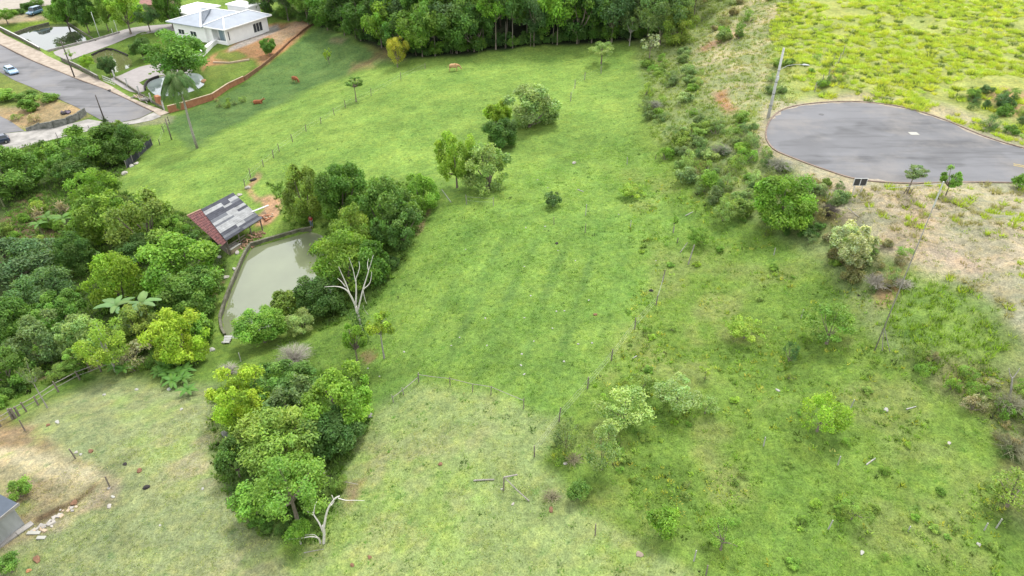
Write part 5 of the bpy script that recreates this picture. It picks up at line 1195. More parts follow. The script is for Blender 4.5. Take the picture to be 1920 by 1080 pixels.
# ------------------------------------------------------------------ fences
def fence(name, pts, label, hgt=1.25, wires=(.4, .75, 1.1), mat=None, rw=.06, rail=None, seed=2, wm=None, cat='fence'):
    """posts as parts, wires or rails between them"""
    r = random.Random(seed); e = empty(name, pts[0]); tag(e, label, cat); o0 = Vector(pts[0]); tops = []
    for p in pts:
        q = Vector(p)-o0; h_ = hgt*r.uniform(.85, 1.15); l = Vector((r.uniform(-.08, .08), r.uniform(-.08, .08), 0))
        MB().tube([q+Vector((0, 0, -.3)), q+l*.5+Vector((0, 0, h_*.5)), q+l+Vector((0, 0, h_))], [rw, rw*.95, rw*.8], 6).build('post', mat or m_wood, e); tops.append((q, l, h_))
    for i in range(len(tops)-1):
        (a, la, ha), (b_, lb, hb_) = tops[i], tops[i+1]
        for z in wires:
            pa, pb = a+la*(z/hgt)+Vector((0, 0, min(z, ha))), b_+lb*(z/hgt)+Vector((0, 0, min(z, hb_)))
            if rail: MB().tube([pa+Vector((0, 0, .0)), pa.lerp(pb, .5)+Vector((0, 0, r.uniform(-.05, .03))), pb], rail, 5).build('rail', m_dead, e)
            else: MB().tube([pa, pa.lerp(pb, .5)-Vector((0, 0, .04)), pb], .005, 3).build('wire', m_galv, e)
    return e
fence('wire_fence', G([(1242,528),(1230,572),(1190,618),(1146,676),(1102,729),(1048,790),(1002,856)]), 'wire fence of grey posts running down the right side of the mown pasture', 1.25)
fence('pole_fence', G([(785,716),(844,723),(886,734),(920,740),(982,766)]), 'pole fence with a long pale rail above the pale grass', 1.0, (.85,), None, .045, .024, 3)
fence('pole_fence', G([(738,754),(757,740),(785,716)]), 'short broken piece of pole fence left of the long rail', .9, (.55,), m_dead, .045, .03, 4)
fence('wire_fence', G([(460,352),(470,333),(494,312),(513,296),(524,284),(549,266),(574,247),(602,232),(627,216),(648,202),(696,180),(752,150),(797,130)]), 'wire fence climbing the upper pasture from the barn', 1.3, (.5, 1.0), m_wood, .06, None, 5)
fence('wire_fence', G([(1139,104),(1127,138),(1096,150),(1078,166),(1070,190)]), 'wire fence of grey and white posts near the top corner of the pasture', 1.4, (.5, 1.0), m_dead, .07, None, 6)
fence('wire_fence', G([(875,383),(925,386)]), 'two wire fence posts under the pale leafy tree', 1.3, (.5, 1.0), m_dead, .05, None, 7)
fence('wire_fence', G([(300,272),(308,248),(318,232)]), 'short wire fence at the corner of the upper pasture beside the lane', 1.2, (.5, 1.0), m_poled, .07, None, 8)
fence('wire_fence', G([(86,272),(110,262),(135,252),(170,247),(215,240)]), 'wire fence along the lower edge of the pale lane', 1.2, (.5, 1.0), m_poled, .05, None, 9)
fence('stream_fence', G([(2,800),(28,784),(50,772),(72,760),(110,735),(150,712),(190,697),(215,688),(240,680)]), 'wooden rail fence between the dirt yard and the stream', 1.1, (.55, 1.0), m_wood, .08, .035, 10)
fence('yard_gate_posts', G([(24,786),(30,784),(36,780)]), 'cluster of three thick posts in the stream fence', 1.2, (.6,), m_wood, .11, .04, 11, cat='gate posts')
fence('yard_fence', G([(47,808),(142,860),(206,914)]), 'three leaning brown posts around the dirt yard', 1.3, (), m_wood, .06, None, 12)
fence('plateau_fence', G([(1527,172),(1540,160),(1553,146),(1572,118),(1580,104)]), 'thin fence posts climbing the hill above the cul de sac', 1.5, (.5, 1.0), m_dead, .06, None, 13)
for u, v, dd, k, wh in ((1116,1004,1.2,'grey post where the pale grass meets the weeds near the bottom edge',0),(1301,1052,1.1,'short pale post at the bottom edge of the pasture',1),(1324,1078,1.0,'grey post at the very bottom edge of the pasture',0),
    (1039,420,.9,'grey post below the dark bushy sapling',0),(1098,404,1.4,'white stake in the middle of the upper pasture',1),(1097,436,1.1,'thin grey stake below the white one',0),(1176,308,1.0,'white stake high in the pasture',1),
    (1182,427,.9,'short white stake between the saplings',1),(1263,436,.8,'short pale stake under the thin sapling',1),(1325,326,.8,'white stake at the foot of the embankment',1),(1451,478,.8,'white stake below the round mango tree',1),
    (1502,596,.9,'grey stake left of the bright young tree',1),(1593,768,1.0,'white stake right of the lime young tree',1),(1571,872,.9,'white stake in the lower right pasture',1),(1553,992,.9,'white stake near the bottom of the right pasture',1),
    (1432,836,.9,'white stake in the middle of the lower pasture',1),(1868,990,.9,'white stake at the lower right',1),(1846,994,.7,'thin stake beside the white one at the lower right',1),(1270,455,.6,'low stub post left of the leaning poles',0),
    (1229,298,.7,'short stub on the upper pasture edge',0),(452,678,1.1,'pale post on the grass below the round pond tree',1),(1703,996,.5,'small stub in the lower right weeds',1),(545,400,1.0,'dark post beside the worn earth by the barn',0),(108,618,.9,'pale post in the shade of the left valley',1)):
    pz = at(u, v); o_ = MB().tube([(0, 0, -.25), (rnd.uniform(-.08, .08), 0, dd)], [.05, .04], 6).build('stake', m_white if wh else m_wood, None, False, pz); tag(o_, k, 'stake')
def stick(u0, v0, u1, v1, label, z0=.05, z1=.05, r0=.05, r1=.04, mat=None, name='fallen_pole', cat='pole'):
    a, b_ = at(u0, v0), at(u1, v1); o0 = a.copy(); m_ = MB(); c = a.lerp(b_, .5); d = (b_-a)
    m_.tube([(0, 0, z0), (d.x*.5+rnd.uniform(-.04, .04), d.y*.5, d.z*.5+(z0+z1)/2+rnd.uniform(-.01, .03)), (d.x, d.y, d.z+z1)], [r0, (r0+r1)/2, r1], 6)
    return tag(m_.build(name, mat or m_dead, None, False, o0), label, cat)
stick(1624, 872, 1641, 860, 'short white board lying in the lower right weeds', .04, .04, .05, .05, m_white, 'white_board', 'board'); stick(1699, 768, 1717, 763, 'pale stick lying right of the lime young tree', mat=m_white, name='pale_stick', cat='stick')
stick(888, 902, 927, 900, 'bleached log lying on the pale grass left of the wooden frame', .06, .06, .06, .05, name='log', cat='log'); stick(570, 1037, 608, 1030, 'thin white branch on the grass below the forked white trunk', .03, .03, .03, .02, m_barkw, 'fallen_branch', 'branch')
stick(640, 907, 672, 910, 'thin white branch sticking out of the lower clump', .3, .1, .025, .02, m_barkw, 'fallen_branch', 'branch'); stick(1285, 405, 1299, 398, 'thin pale stick lying above the leaning poles', mat=m_white, name='pale_stick', cat='stick')
stick(1083, 356, 1094, 360, 'small pale stick in the upper pasture', mat=m_white, name='pale_stick', cat='stick'); stick(1186, 673, 1194, 668, 'tiny white stick right of the fence post line', mat=m_white, name='pale_stick', cat='stick')
stick(1588, 395, 1610, 408, 'grey branch lying on the bank right of the mango tree', .3, .05, .05, .03, name='fallen_branch', cat='branch'); stick(200, 692, 240, 681, 'long white pole laid against the stream fence', .9, 1.0, .04, .035, m_white, 'white_pole', 'pole')
stick(1275, 474, 1288, 462, 'grey prop pole leaning against the taller one', .05, .5, .045, .04, name='prop_pole')
def vpt(Pt, u, v, dy=0):
    r = ray(u, v); t_ = (Pt.y+dy)/r[1]; return Vector((r[0]*t_, r[1]*t_, CAM_H+r[2]*t_))
a = at(1290, 496); b_ = vpt(a, 1302, 459, .4)-a; tag(MB().tube([(0, 0, -.1), b_], [.07, .055], 7).build('leaning_pole', m_dead, None, False, a), 'thick grey pole leaning beside the small leafy tree', 'pole')
a = at(846, 379); b_ = vpt(a, 828, 355, .6)-a; tag(MB().tube([(0, 0, -.05), b_], [.06, .05], 7).build('leaning_pole', m_white, None, False, a), 'white leaning pole at the right end of the tree clump', 'pole')
# wooden frame on the pale grass
g = at(944, 919); fr = empty('wooden_frame', g); tag(fr, 'broken wooden frame of a post, a short beam and a long slanting pole', 'frame')
tp = vpt(g, 945, 896)-g; MB().bar((0, 0, -.2), tp+Vector((0, 0, .05)), .10).build('post', m_wood, fr)
MB().bar(tp+Vector((0, 0, .06)), vpt(g, 970, 890, .5)-g, .08).build('beam', m_dead, fr)
e2 = at(992, 940)-g; MB().tube([tp+Vector((.1, 0, -.05)), (tp+e2)*.5, e2+Vector((0, 0, .04))], [.04, .045, .05], 6).build('slanting_pole', m_dead, fr)
# black netting fence by the valley trees
pn = G([(238,316),(250,306),(262,294),(274,282),(286,272)]); nf = empty('shade_net_fence', pn[0]); tag(nf, 'black shade net fence at the upper left corner of the lime pasture', 'fence')
for i in range(4):
    a, b_ = pn[i]-pn[0], pn[i+1]-pn[0]; m_ = MB(); K_ = 5
    vs = [a.lerp(b_, k/K_)+Vector((rnd.uniform(-.06, .06), rnd.uniform(-.06, .06), z)) for z in (-.1, .6, 1.25) for k in range(K_+1)]
    for k in range(K_+1): vs[2*(K_+1)+k].z += rnd.uniform(-.18, .08)
    m_.add(vs, [(r_*(K_+1)+k, r_*(K_+1)+k+1, (r_+1)*(K_+1)+k+1, (r_+1)*(K_+1)+k) for r_ in range(2) for k in range(K_)])
    o_ = m_.build('net_panel', m_net, nf); o_.modifiers.new('thickness', 'SOLIDIFY').thickness = .02
for p in pn: MB().tube([p-pn[0]+Vector((0, 0, -.3)), p-pn[0]+Vector((.05, 0, 1.4))], .05, 6).build('post', m_dead, nf)
for u, v, s_ in ((246,313,.5),(252,309,.4),(272,290,.35)):
    pass

# ------------------------------------------------------------------ stones, dung, rubble
def rock(u, v, r, mat, label, cat='stone', group=None, name='stone', sz=.6):
    if v > 780: r *= .72
    g = at(u, v); bm = bmesh.new(); bmesh.ops.create_icosphere(bm, subdivisions=2, radius=r)
    sd = rnd.random()*100
    for q in bm.verts:
        k = 1+.28*math.sin(q.co.x*5/r*.6+sd)+.18*math.sin(q.co.y*7/r*.5+sd*2)*math.cos(q.co.z*4/r); q.co *= k*.85; q.co.z *= sz; q.co.x *= 1.2
    me_ = bpy.data.meshes.new(name); bm.to_mesh(me_); bm.free(); o_ = new_obj(name, me_, mat, None, (g.x, g.y, g.z+r*sz*.35)); o_.rotation_euler = (0, 0, rnd.uniform(0, 6)); return tag(o_, label, cat, group)
for u, v in ((995,555),(910,597),(983,596),(1043,584),(1058,583),(1036,616),(1001,640),(978,664),(977,685),(983,702),(1057,678),(1084,645),(1110,643),(862,633),(846,648),(913,648),(758,660),(1079,489),(1230,489),(712,706),(690,691),(1027,352),(1022,425),(986,427),(1008,337),(873,468),(1046,470),(983,500),(1104,563),(1160,402)):
    rock(u, v, rnd.uniform(.07, .11), m_white, 'white stone in the furrows of the mown pasture', group='white stones in the furrows of the mown pasture')
for u, v, r, m_, l in ((1076,306,.3,m_rock,'large pale stone high in the pasture'),(1221,545,.2,m_dark,'dark dung patch beside the wire fence'),(1116,590,.2,m_rockb,'reddish lump right of the white stones'),(1044,457,.18,m_dark,'small dark lump above the white stones'),
    (108,792,.28,m_white,'white stone in the weeds of the dirt yard'),(90,798,.25,m_rockb,'brown lump beside the white stone in the yard'),(256,731,.16,m_white,'small white stone on the pale lower left grass'),(196,740,.16,m_white,'white stone near the stream fence'),(317,730,.22,m_white,'white stone below the broad leaved plants'),
    (380,917,.18,m_white,'white scrap on the lower left grass'),(398,657,.32,m_white,'white rounded stone beside the pond path'),(420,642,.22,m_white,'white stone near the pond steps'),(70,1050,.38,m_rockb,'lumpy red brown rock at the bottom left'),(55,1070,.22,plain('orange_clay', (.50, .25, .12), .9, .2, 4),'small orange lump at the bottom left'),
    (140,944,.36,m_rockb,'dark brown stone on the edge of the ditch'),(135,953,.22,m_rock,'pale stone in front of the dark brown one'),(170,846,.3,m_rockb,'brown stump on the pale lower left grass'),(235,871,.22,m_dark,'dark lump left of the brown heap'),(262,883,.32,m_rockb,'small brown heap on the lower left grass'),(275,914,.34,m_dark,'dark scorched patch of stones on the lower left grass'),
    (143,848,.2,m_rock,'pale stone by the middle yard post'),(152,852,.18,m_white,'white stone by the middle yard post'),(205,915,.18,m_rock,'pale stone at the foot of the right yard post'),(212,932,.2,m_white,'white stone on the edge of the dirt slope'),(205,950,.25,m_rock,'pale rubble stone below the dirt slope'),
    (475,338,.42,m_dark,'black lump on the worn earth above the barn'),(465,352,.4,m_rock,'pale boulder on the worn earth above the barn'),(450,366,.35,m_rock,'pale boulder just above the barn roof'),(247,312,.45,m_white,'white boulder under the black net fence'),(256,307,.4,m_rock,'pale boulder right of the white one under the net'),(234,326,.55,m_rock,'brownish rock ledge below the net fence'),
    (690,780,.45,m_rock,'pale curved boulder at the right foot of the lower clump'),(422,815,.5,m_stone,'grey boulder at the left foot of the lower clump'),(1033,956,.26,m_rockb,'pinkish lump on the pale grass right of the frame'),(1200,1040,.3,plain('pink_clay', (.40, .32, .25), .9, .2, 4),'pinkish clay lump near the bottom edge'),(1060,870,.2,m_rock,'small pale lump on the edge of the pale grass'),(962,945,.15,m_rock,'small grey lump below the slanting pole'),
    (825,871,.24,m_rockb,'grey pink lump on the pale grass'),(693,1045,.2,m_rockb,'brown lump near the bottom of the pale grass'),(660,1060,.2,m_rockb,'flat brown lump at the bottom of the pale grass'),(941,917,.1,m_white,'white scrap at the foot of the wooden frame'),(1779,832,.22,m_rock,'pale rock in the right weeds'),(1661,769,.2,m_white,'round white stone right of the lime young tree'),
    (1616,1037,.2,m_white,'white stone near the bottom of the right pasture'),(1835,1022,.2,m_white,'white stone at the lower right'),(1458,732,.15,m_white,'small white stone left of the lime young tree'),(340,768,.14,m_white,'tiny white stone in the middle of the lower left grass'),(300,985,.12,m_white,'tiny white scrap on the lower left grass'),
    (445,474,.35,m_rock,'flat pale stone on the bank between barn and pond'),(440,505,.3,m_white,'pale stone on the grassy pond bank'),(425,520,.32,m_rock,'pale stone on the left bank beside the big tree'),(411,482,.3,m_white,'white stone under the big valley tree')):
    rock(u, v, r, m_, l, name='boulder' if 'boulder' in l else 'stone', cat='boulder' if 'boulder' in l else 'dung' if 'dung' in l else 'stone')
rb = empty('rubble_strip', at(100, 985)); tag(rb, 'scatter of pale rubble along the ditch by the corner building', 'rubble')
for i in range(34):
    k = rnd.random(); u = 60+k*85+rnd.uniform(-8, 8); v = 1000-k*55+rnd.uniform(-6, 8); p = at(u, v)-Vector(rb.location); s_ = rnd.uniform(.05, .13)
    M_ = Matrix.Translation(p+Vector((0, 0, .03))) @ Matrix.Rotation(rnd.uniform(0, 3), 4, 'Z') @ Matrix.Rotation(rnd.uniform(-.4, .4), 4, 'X'); MB().box(-s_*1.4, s_*1.4, -s_, s_, -s_, s_*.5, M_).build('chunk', rnd.choice([m_rock, m_cream, m_con]), rb)
for i, (u, v, l) in enumerate(((64,1000,'long white broken slab by the corner building'),(78,1009,'short white broken slab by the corner building'))):
    g = at(u, v); tag(MB().box(-.45+.15*i, .45-.15*i, -.12, .12, -.03, .1).build('broken_slab', m_white, None, False, g), l, 'slab'); bpy.data.objects[-1] if False else None
# steps at the lower end of the pond
stp = empty('pond_steps', at(428, 640)); tag(stp, 'small flight of white planks at the lower end of the fish pond', 'steps')
for i in range(4): MB().box(-.42+.03*i, .38-.03*i, -.08, .08, -.04, .05, Matrix.Translation((0, .35-i*.24, .34-i*.05))).build('plank', m_wht, stp)
MB().bar((-.33, .45, .25), (-.3, -.45, .03), .05).build('stringer', m_wood, stp); MB().bar((.28, .45, .25), (.28, -.45, .03), .05).build('stringer', m_wood, stp)
# plank pile and rubbish by the street
pp = empty('plank_pile', at(266, 186)); tag(pp, 'untidy pile of old planks on the pavement below the courtyard', 'planks')
for i in range(26):
    a = rnd.uniform(-.5, .5)-.55+(1.5 if i % 5 == 0 else 0); c = Vector((rnd.uniform(-2.2, 2.2), 0, .08+rnd.random()*.4)); c.y = -c.x*.75+rnd.uniform(-.8, .8); d = Vector((math.cos(a), math.sin(a), rnd.uniform(-.1, .1)))*rnd.uniform(.6, 1.4)
    MB().bar(c-d, c+d, .16, .05).build('plank', rnd.choice([m_dead, m_wood, m_cream, m_con]), pp)
tr_ = empty('rubbish_heap', at(121, 212)); tag(tr_, 'dark heap of rubbish in the middle of the sandy lot', 'rubbish')
for i in range(9):
    M_ = Matrix.Translation((rnd.gauss(0, .55), rnd.gauss(0, .35), .15)) @ Matrix.Rotation(rnd.uniform(0, 3), 4, (.3, .2, 1)); MB().box(-.35, .35, -.25, .25, -.12, .15, M_).build('bag', rnd.choice([m_dark, plain('purple_grey_plastic', (.13, .10, .15), .6, .3, 3)]), tr_)
rock(206, 171, .45, m_dark, 'dark bag of rubbish on the pavement edge', 'bag', name='dark_bag'); rock(383, 154, .7, plain('orange_brown_rock', (.45, .26, .14), .9, .4, 3), 'orange brown boulder on the lawn beside the palm', 'boulder', name='boulder')
gt = empty('white_gate', at(205, 156)); tag(gt, 'open white sliding gate between pavement and courtyard', 'gate')
for k in range(7): MB().bar((-1.8+k*.6, 1.35-k*.45, .1), (-1.8+k*.6, 1.35-k*.45, 1.15), .05).build('bar', m_wht, gt)
for z_ in (.12, .65, 1.15): MB().bar((-1.85, 1.39, z_), (1.85, -1.39, z_), .07).build('rail', m_wht, gt)

# ------------------------------------------------------------------ palm
g = at(370, 278); hp = height_at(g, 150); pm = empty('palm_tree', g); tag(pm, 'tall queen palm with drooping fronds on the edge of the lime pasture', 'palm')
top = vpt(g, 331, 150)-g; hh_ = top.z
tpts = [Vector((0, 0, -.3))]+[vpt(g, u, v)-g for u, v in ((361,250),(352,218),(345,190),(336,168),(331,152))]
MB().tube(tpts, [.24, .2, .17, .15, .14, .12], 10).build('trunk', m_barkw, pm, True)
c = tpts[-1]
MB().tube([c-Vector((0, 0, .2)), c+Vector((0, 0, .9))], [.16, .08], 8).build('crownshaft', plain('palm_green_stem', (.16, .2, .08), .7, .2, 3), pm)
for k in range(26):
    a = k*2.399; el = 1.2-1.45*(k/26)+rnd.uniform(-.25, .25); L_ = rnd.uniform(3.6, 4.6); V_ = []; F_ = []; C_ = []; P_ = []
    d = Vector((math.cos(a), math.sin(a), 0)); nseg = 34
    for i in range(nseg+1):
        s_ = i/nseg; rr = L_*(s_*math.cos(el)*.9+.10*s_); z = L_*(math.sin(el)*s_-1.05*s_*s_*(.85 if el > .2 else .75)); P_.append(c+Vector((0, 0, .5))+d*rr*(1-.25*s_)+Vector((0, 0, z)))
    side = Vector((-d.y, d.x, 0)); b0 = 0
    for i in range(2, nseg+1):
        ll = 1.05*math.sin(math.pi*min(1, .15+.85*(i/nseg)))**.6+.12
        for s2 in (-1, 1):
            for dz in (0, .5):
                p = P_[i]; q = P_[i-1]; tip = p+side*s2*ll*(.75-.25*dz)+Vector((0, 0, -ll*(.55+dz*.5)))+(p-q)*1.2+Vector((rnd.uniform(-.06, .06),)*3)
                V_ += [p+(p-q)*.3, q-(p-q)*.2, tip]; F_.append((b0, b0+1, b0+2)); b0 += 3; C_ += [(rnd.uniform(.8, 1.25),)*3]*3
    me_ = np_mesh('frond', np.array([tuple(p) for p in V_]), np.array(F_), np.array(C_)); o_ = new_obj('frond', me_, m_leaf, pm); o_.color = vary((.085, .165, .045), .2)
    MB().tube(P_[::6]+[P_[-1]], [.045, .04, .035, .03, .02, .012, .01][:len(P_[::6])+1], 4).build('rib', m_wood if False else plain('palm_rib', (.22, .25, .09), .7, .2, 3), o_)
V_, F_ = leaves(NR.normal(size=(120, 3))*[.15, .15, .45]+np.array(c-Vector((-.3, .2, .9))), unit(NR, 120), .16, NR); o_ = new_obj('fruit_cluster', np_mesh('fruit_cluster', V_, F_, np.ones((len(V_), 3))), m_leaf, pm); o_.color = (.5, .25, .04, 1)

# ------------------------------------------------------------------ banana plants
def banana(u, v, h_, label, n_=8, c=(.15, .27, .09), L0=1.9, seed=3):
    r = random.Random(seed); g = at(u, v); e = empty('banana_plant', g); tag(e, label, 'banana plant')
    MB().tube([(0, 0, -.2), (0, 0, h_*.6), (0, 0, h_)], [.13, .1, .06], 7).build('stem', plain('banana_stem', (.22, .24, .12), .7, .3, 2), e)
    for k in range(n_):
        a = k*2.4+r.random(); L_ = L0*r.uniform(.75, 1.1); el = r.uniform(.75, 1.45); d = Vector((math.cos(a), math.sin(a), 0)); sd_ = Vector((-d.y, d.x, 0)); V_ = []; C_ = []
        N_ = 8
        for i in range(N_+1):
            s_ = i/N_; p = Vector((0, 0, h_*.95))+d*L_*s_*math.cos(el*(1-s_*.6))+Vector((0, 0, L_*(math.sin(el)*s_-.75*s_*s_))); w_ = .36*math.sin(math.pi*min(.97, .06+.94*s_))**.55*L_/1.9
            jag = r.uniform(.8, 1.1); V_ += [p-sd_*w_*jag-Vector((0, 0, w_*.35)), p, p+sd_*w_*jag-Vector((0, 0, w_*.35))]; C_ += [(1, 1, 1), (1.3, 1.25, 1.2), (1, 1, 1)]
        F_ = [(i*3+q, i*3+q+1, i*3+4+q, i*3+3+q) for i in range(N_) for q in (0, 1)]
        o_ = new_obj('leaf', np_mesh('leaf', np.array([tuple(p) for p in V_]), np.array(F_), np.array(C_)), m_leaf, e); o_.color = vary(c, .15)
for i, (u, v, h_, l, n_) in enumerate(((238,622,3.4,'banana plant with pale leaves rising above the valley shrubs',8),(292,632,4.4,'taller banana plant with upright leaves beside the big valley tree',8),(262,640,2.4,'short banana plant between the two pale ones',6),
      (8,388,2.2,'small banana plant at the left edge below the lane',7),(98,428,1.8,'low banana plant left of the bright valley trees',7),(130,440,2.6,'banana plant with withered leaves in the middle of the valley',9),(150,462,2.2,'banana plant at the foot of the bright valley trees',8),(80,440,1.6,'low banana clump beside the brown clearing',6),(170,500,2.0,'banana plant in the shade above the yellowish tree',7))):
    banana(u, v, h_, l, n_, (.14, .25, .11) if i < 3 else (.10, .21, .05), 2.1 if i < 3 else 1.7, i)
for i, (u, v) in enumerate(((300,706),(318,712),(335,708),(350,702),(325,722),(308,694),(345,718),(236,700),(222,694),(355,740))):
    banana(u, v, .5, 'broad leaved plant above the lower left grass' if i < 7 else ['broad leaved plant at the right end of the stream fence', 'smaller broad leaved plant at the stream fence', 'broad leaved plant at the top of the lower left grass'][i-7], 10, (.085, .20, .04), 1.1, 40+i)
    if i < 7: bpy.data.objects[[o.name for o in bpy.data.objects if o.name.startswith('banana_plant')][-1]]['group'] = 'broad leaved plants above the lower left grass'
for o in list(bpy.data.objects):
    if o.name.startswith('banana_plant') and 'broad leaved' in o.get('label', ''): o.name = 'broad_leaved_plant'; o['category'] = 'plant'
for i, (u, v, l) in enumerate(((74,412,'left withered grey banana clump beside the brown clearing'),(120,398,'right withered banana clump in the green shrubs'))):
    g = at(u, v); r = np.random.RandomState(i); C_ = r.normal(size=(90, 3))*[.35, .35, .5]+[0, 0, .7]; V_, F_ = leaves(C_, unit(r, 90)*[1, 1, .3], .7, r, .3); e = empty('dry_banana_clump', g); tag(e, l, 'dry plant'); o_ = new_obj('dry_leaves', np_mesh('dry_leaves', V_, F_, np.ones((len(V_), 3))), m_leaf, e); o_.color = (.42, .37, .31, 1); MB().tube([(0, 0, -.1), (0, 0, 1.2)], .12, 6).build('stem', m_wood, e)

# ------------------------------------------------------------------ bare and white branched trees
def skeleton(name, foot, lines, label, mat, cat='tree', depth=None):
    g = at(*foot); e = empty(name, g); tag(e, label, cat)
    for nm, pts, r0, r1, dy in lines:
        P_ = [vpt(g, u, v, dy*i/max(1, len(pts)-1))-g for i, (u, v) in enumerate(pts)]
        if nm == 'trunk': P_[0] = Vector((0, 0, -.2))
        P_ = [Vector(q) for q in smooth_poly([tuple(p) for p in P_], 3, False)]; n_ = len(P_)
        MB().tube(P_, [r0+(r1-r0)*i/(n_-1) for i in range(n_)], 7).build(nm, mat, e, True)
    return e, g
dt, g = skeleton('dead_tree', (682,642), [('trunk', [(682,642),(676,610),(671,590),(667,573)], 0.165, 0.110, 0), ('branch', [(668,576),(655,550),(643,540),(628,537),(608,538)], 0.094, 0.015, -.8), ('branch', [(656,552),(648,530),(640,512),(635,500)], 0.066, 0.020, -.2),
    ('branch', [(648,538),(640,528),(633,522)], 0.044, 0.020, .3), ('branch', [(667,574),(668,545),(667,522)], 0.088, 0.040, .5), ('branch', [(667,530),(662,505),(654,482)], 0.044, 0.010, .4), ('branch', [(667,524),(674,503),(673,490)], 0.039, 0.010, .8),
    ('branch', [(670,586),(680,545),(686,525),(692,505),(700,478)], 0.083, 0.015, .8), ('branch', [(680,543),(692,533),(696,520),(697,510)], 0.050, 0.015, .2), ('branch', [(691,508),(689,495),(691,485)], 0.033, 0.010, .9), ('branch', [(681,545),(684,560),(688,570)], 0.028, 0.010, -.4), ('branch', [(690,590),(684,582),(681,572)], 0.028, 0.010, -.6)],
    'bleached dead tree with forked bare branches beside the pond trees', m_dead)
r = np.random.RandomState(5); z_ = r.rand(900)*3.6; C_ = np.stack([r.normal(size=900)*.38, r.normal(size=900)*.34, z_+.2], 1); C_[:, 0] -= z_*.10; V_, F_ = leaves(C_, unit(r, 900)+[0, -.3, .4], .2, r); o_ = new_obj('ivy', np_mesh('ivy', V_, F_, np.repeat((.7+.6*r.rand(900))[:, None].repeat(3, 1), 4, 0)), m_leaf, dt); o_.color = (.10, .19, .05, 1)
skeleton('bare_crowned_tree', (922,70), [('trunk', [(922,70),(922,40),(921,18)], .22, .15, 0), ('branch', [(921,22),(912,8),(896,2),(880,3)], .11, .03, 1), ('branch', [(921,20),(924,4),(930,-12)], .12, .04, -1), ('branch', [(921,24),(932,12),(944,2)], .09, .03, .5), ('branch', [(912,8),(908,-4),(900,-14)], .06, .02, 0)], 'bare pale branched tree rising out of the dark forest', m_barkw)
skeleton('forked_white_tree', (606,1019), [('trunk', [(606,1019),(608,1000),(606,985)], .10, .08, 0), ('branch', [(607,992),(611,968),(617,950),(628,935),(637,930)], .08, .04, .3), ('branch', [(634,934),(648,938),(665,938),(684,939)], .035, .012, -.2), ('branch', [(620,948),(626,940),(622,928)], .04, .015, .5),
    ('branch', [(606,998),(598,980),(590,968),(586,960)], .06, .035, .4), ('branch', [(588,965),(590,950),(594,940)], .03, .01, .6), ('branch', [(588,966),(578,960),(570,955)], .025, .01, .3), ('branch', [(601,1020),(597,1009),(583,1006),(565,1009),(540,1011)], .06, .02, -.3), ('branch', [(600,1012),(590,1003),(575,1003),(565,1005)], .035, .012, .2)],
    'low white barked tree forking above the grass at the foot of the lower clump', m_barkw)
skeleton('bare_sapling', (172,672+6), [('trunk', [(172,677),(170,665),(167,655)], .05, .03, 0), ('branch', [(169,662),(180,655),(188,652)], .025, .01, 0)], 'thin bare white sapling over the dark stream', m_barkw)
skeleton('bare_shrub', (1896,740), [('trunk', [(1896,740),(1897,720),(1898,708)], .07, .05, 0), ('branch', [(1898,710),(1893,700),(1892,690)], .04, .02, .2), ('branch', [(1898,710),(1906,700),(1912,690)], .04, .02, .2)], 'bare grey forked shrub at the right edge', m_barkw, 'shrub')
def twig_bush(u, v, R, hgt, n_, label, c=(.46, .43, .36), seed=1):
    r = random.Random(seed); g = at(u, v); mb = MB()
    for k in range(n_):
        a = r.uniform(0, 6.28); q = r.random()**.6*R; m_ = Vector((math.cos(a)*q*.5, math.sin(a)*q*.5, hgt*r.uniform(.35, .6))); t_ = Vector((math.cos(a)*q, math.sin(a)*q, hgt*r.uniform(.55, 1.0)*(1-.35*(q/R)**2)))
        s0 = Vector((math.cos(a)*q*.12, math.sin(a)*q*.12, -.05)); mb.tube([s0, m_, t_], [.022, .014, .005], 3, False)
        for w__ in range(3): mb.tube([m_.lerp(t_, r.uniform(.1, .8)), t_+Vector((r.gauss(0, .25), r.gauss(0, .25), r.uniform(-.1, .15)))], [.01, .003], 3, False)
    return tag(mb.build('twiggy_bush', plain('grey_twigs_%d' % seed, c, .9, .25, 3, bmp=0), None, False, g), label, 'bush')
m_white_bark = bark_mat('whitish_bark', (.34, .32, .28), (.62, .60, .55))
for o_ in bpy.data.objects:
    if o_.parent and o_.parent.name.startswith(('forked_white_tree', 'dead_tree')) and o_.name.startswith(('branch', 'trunk')): o_.data.materials[0] = m_white_bark
twig_bush(552, 678, 1.9, 1.3, 260, 'wide leafless grey bush above the lower clump', seed=1)
twig_bush(1690, 540, .9, .9, 80, 'dry grey twig bush on the slope below the bare earth', seed=2)
twig_bush(1640, 540, 1.2, 1.3, 120, 'dry tan twig bush below the silvery flowering tree', seed=3)
twig_bush(1890, 770, 1.3, 1.3, 120, 'grey twig bush at the right edge', (.34, .34, .22), seed=4); twig_bush(430, 700, 1.1, .8, 100, 'pale twig heap where the streamside meets the lower clump', seed=5)
twig_bush(1552, 405, 1.1, 1.2, 120, 'dark twig tangle right of the round mango tree', (.12, .10, .09), 6); twig_bush(1460, 320, 1.6, 1.6, 160, 'large grey twig bush beside the left kerb of the cul de sac', (.42, .42, .34), 7)
twig_bush(1350, 290, 1.4, 1.3, 140, 'grey twig bush on the middle of the embankment', (.38, .38, .30), 8); twig_bush(1228, 205, 1.2, 1.4, 110, 'grey twig bush at the upper edge of the pasture', (.4, .4, .32), 9); twig_bush(1895, 850, 1.4, 1.2, 130, 'brown twig thicket low at the right edge', (.30, .31, .18), 10)
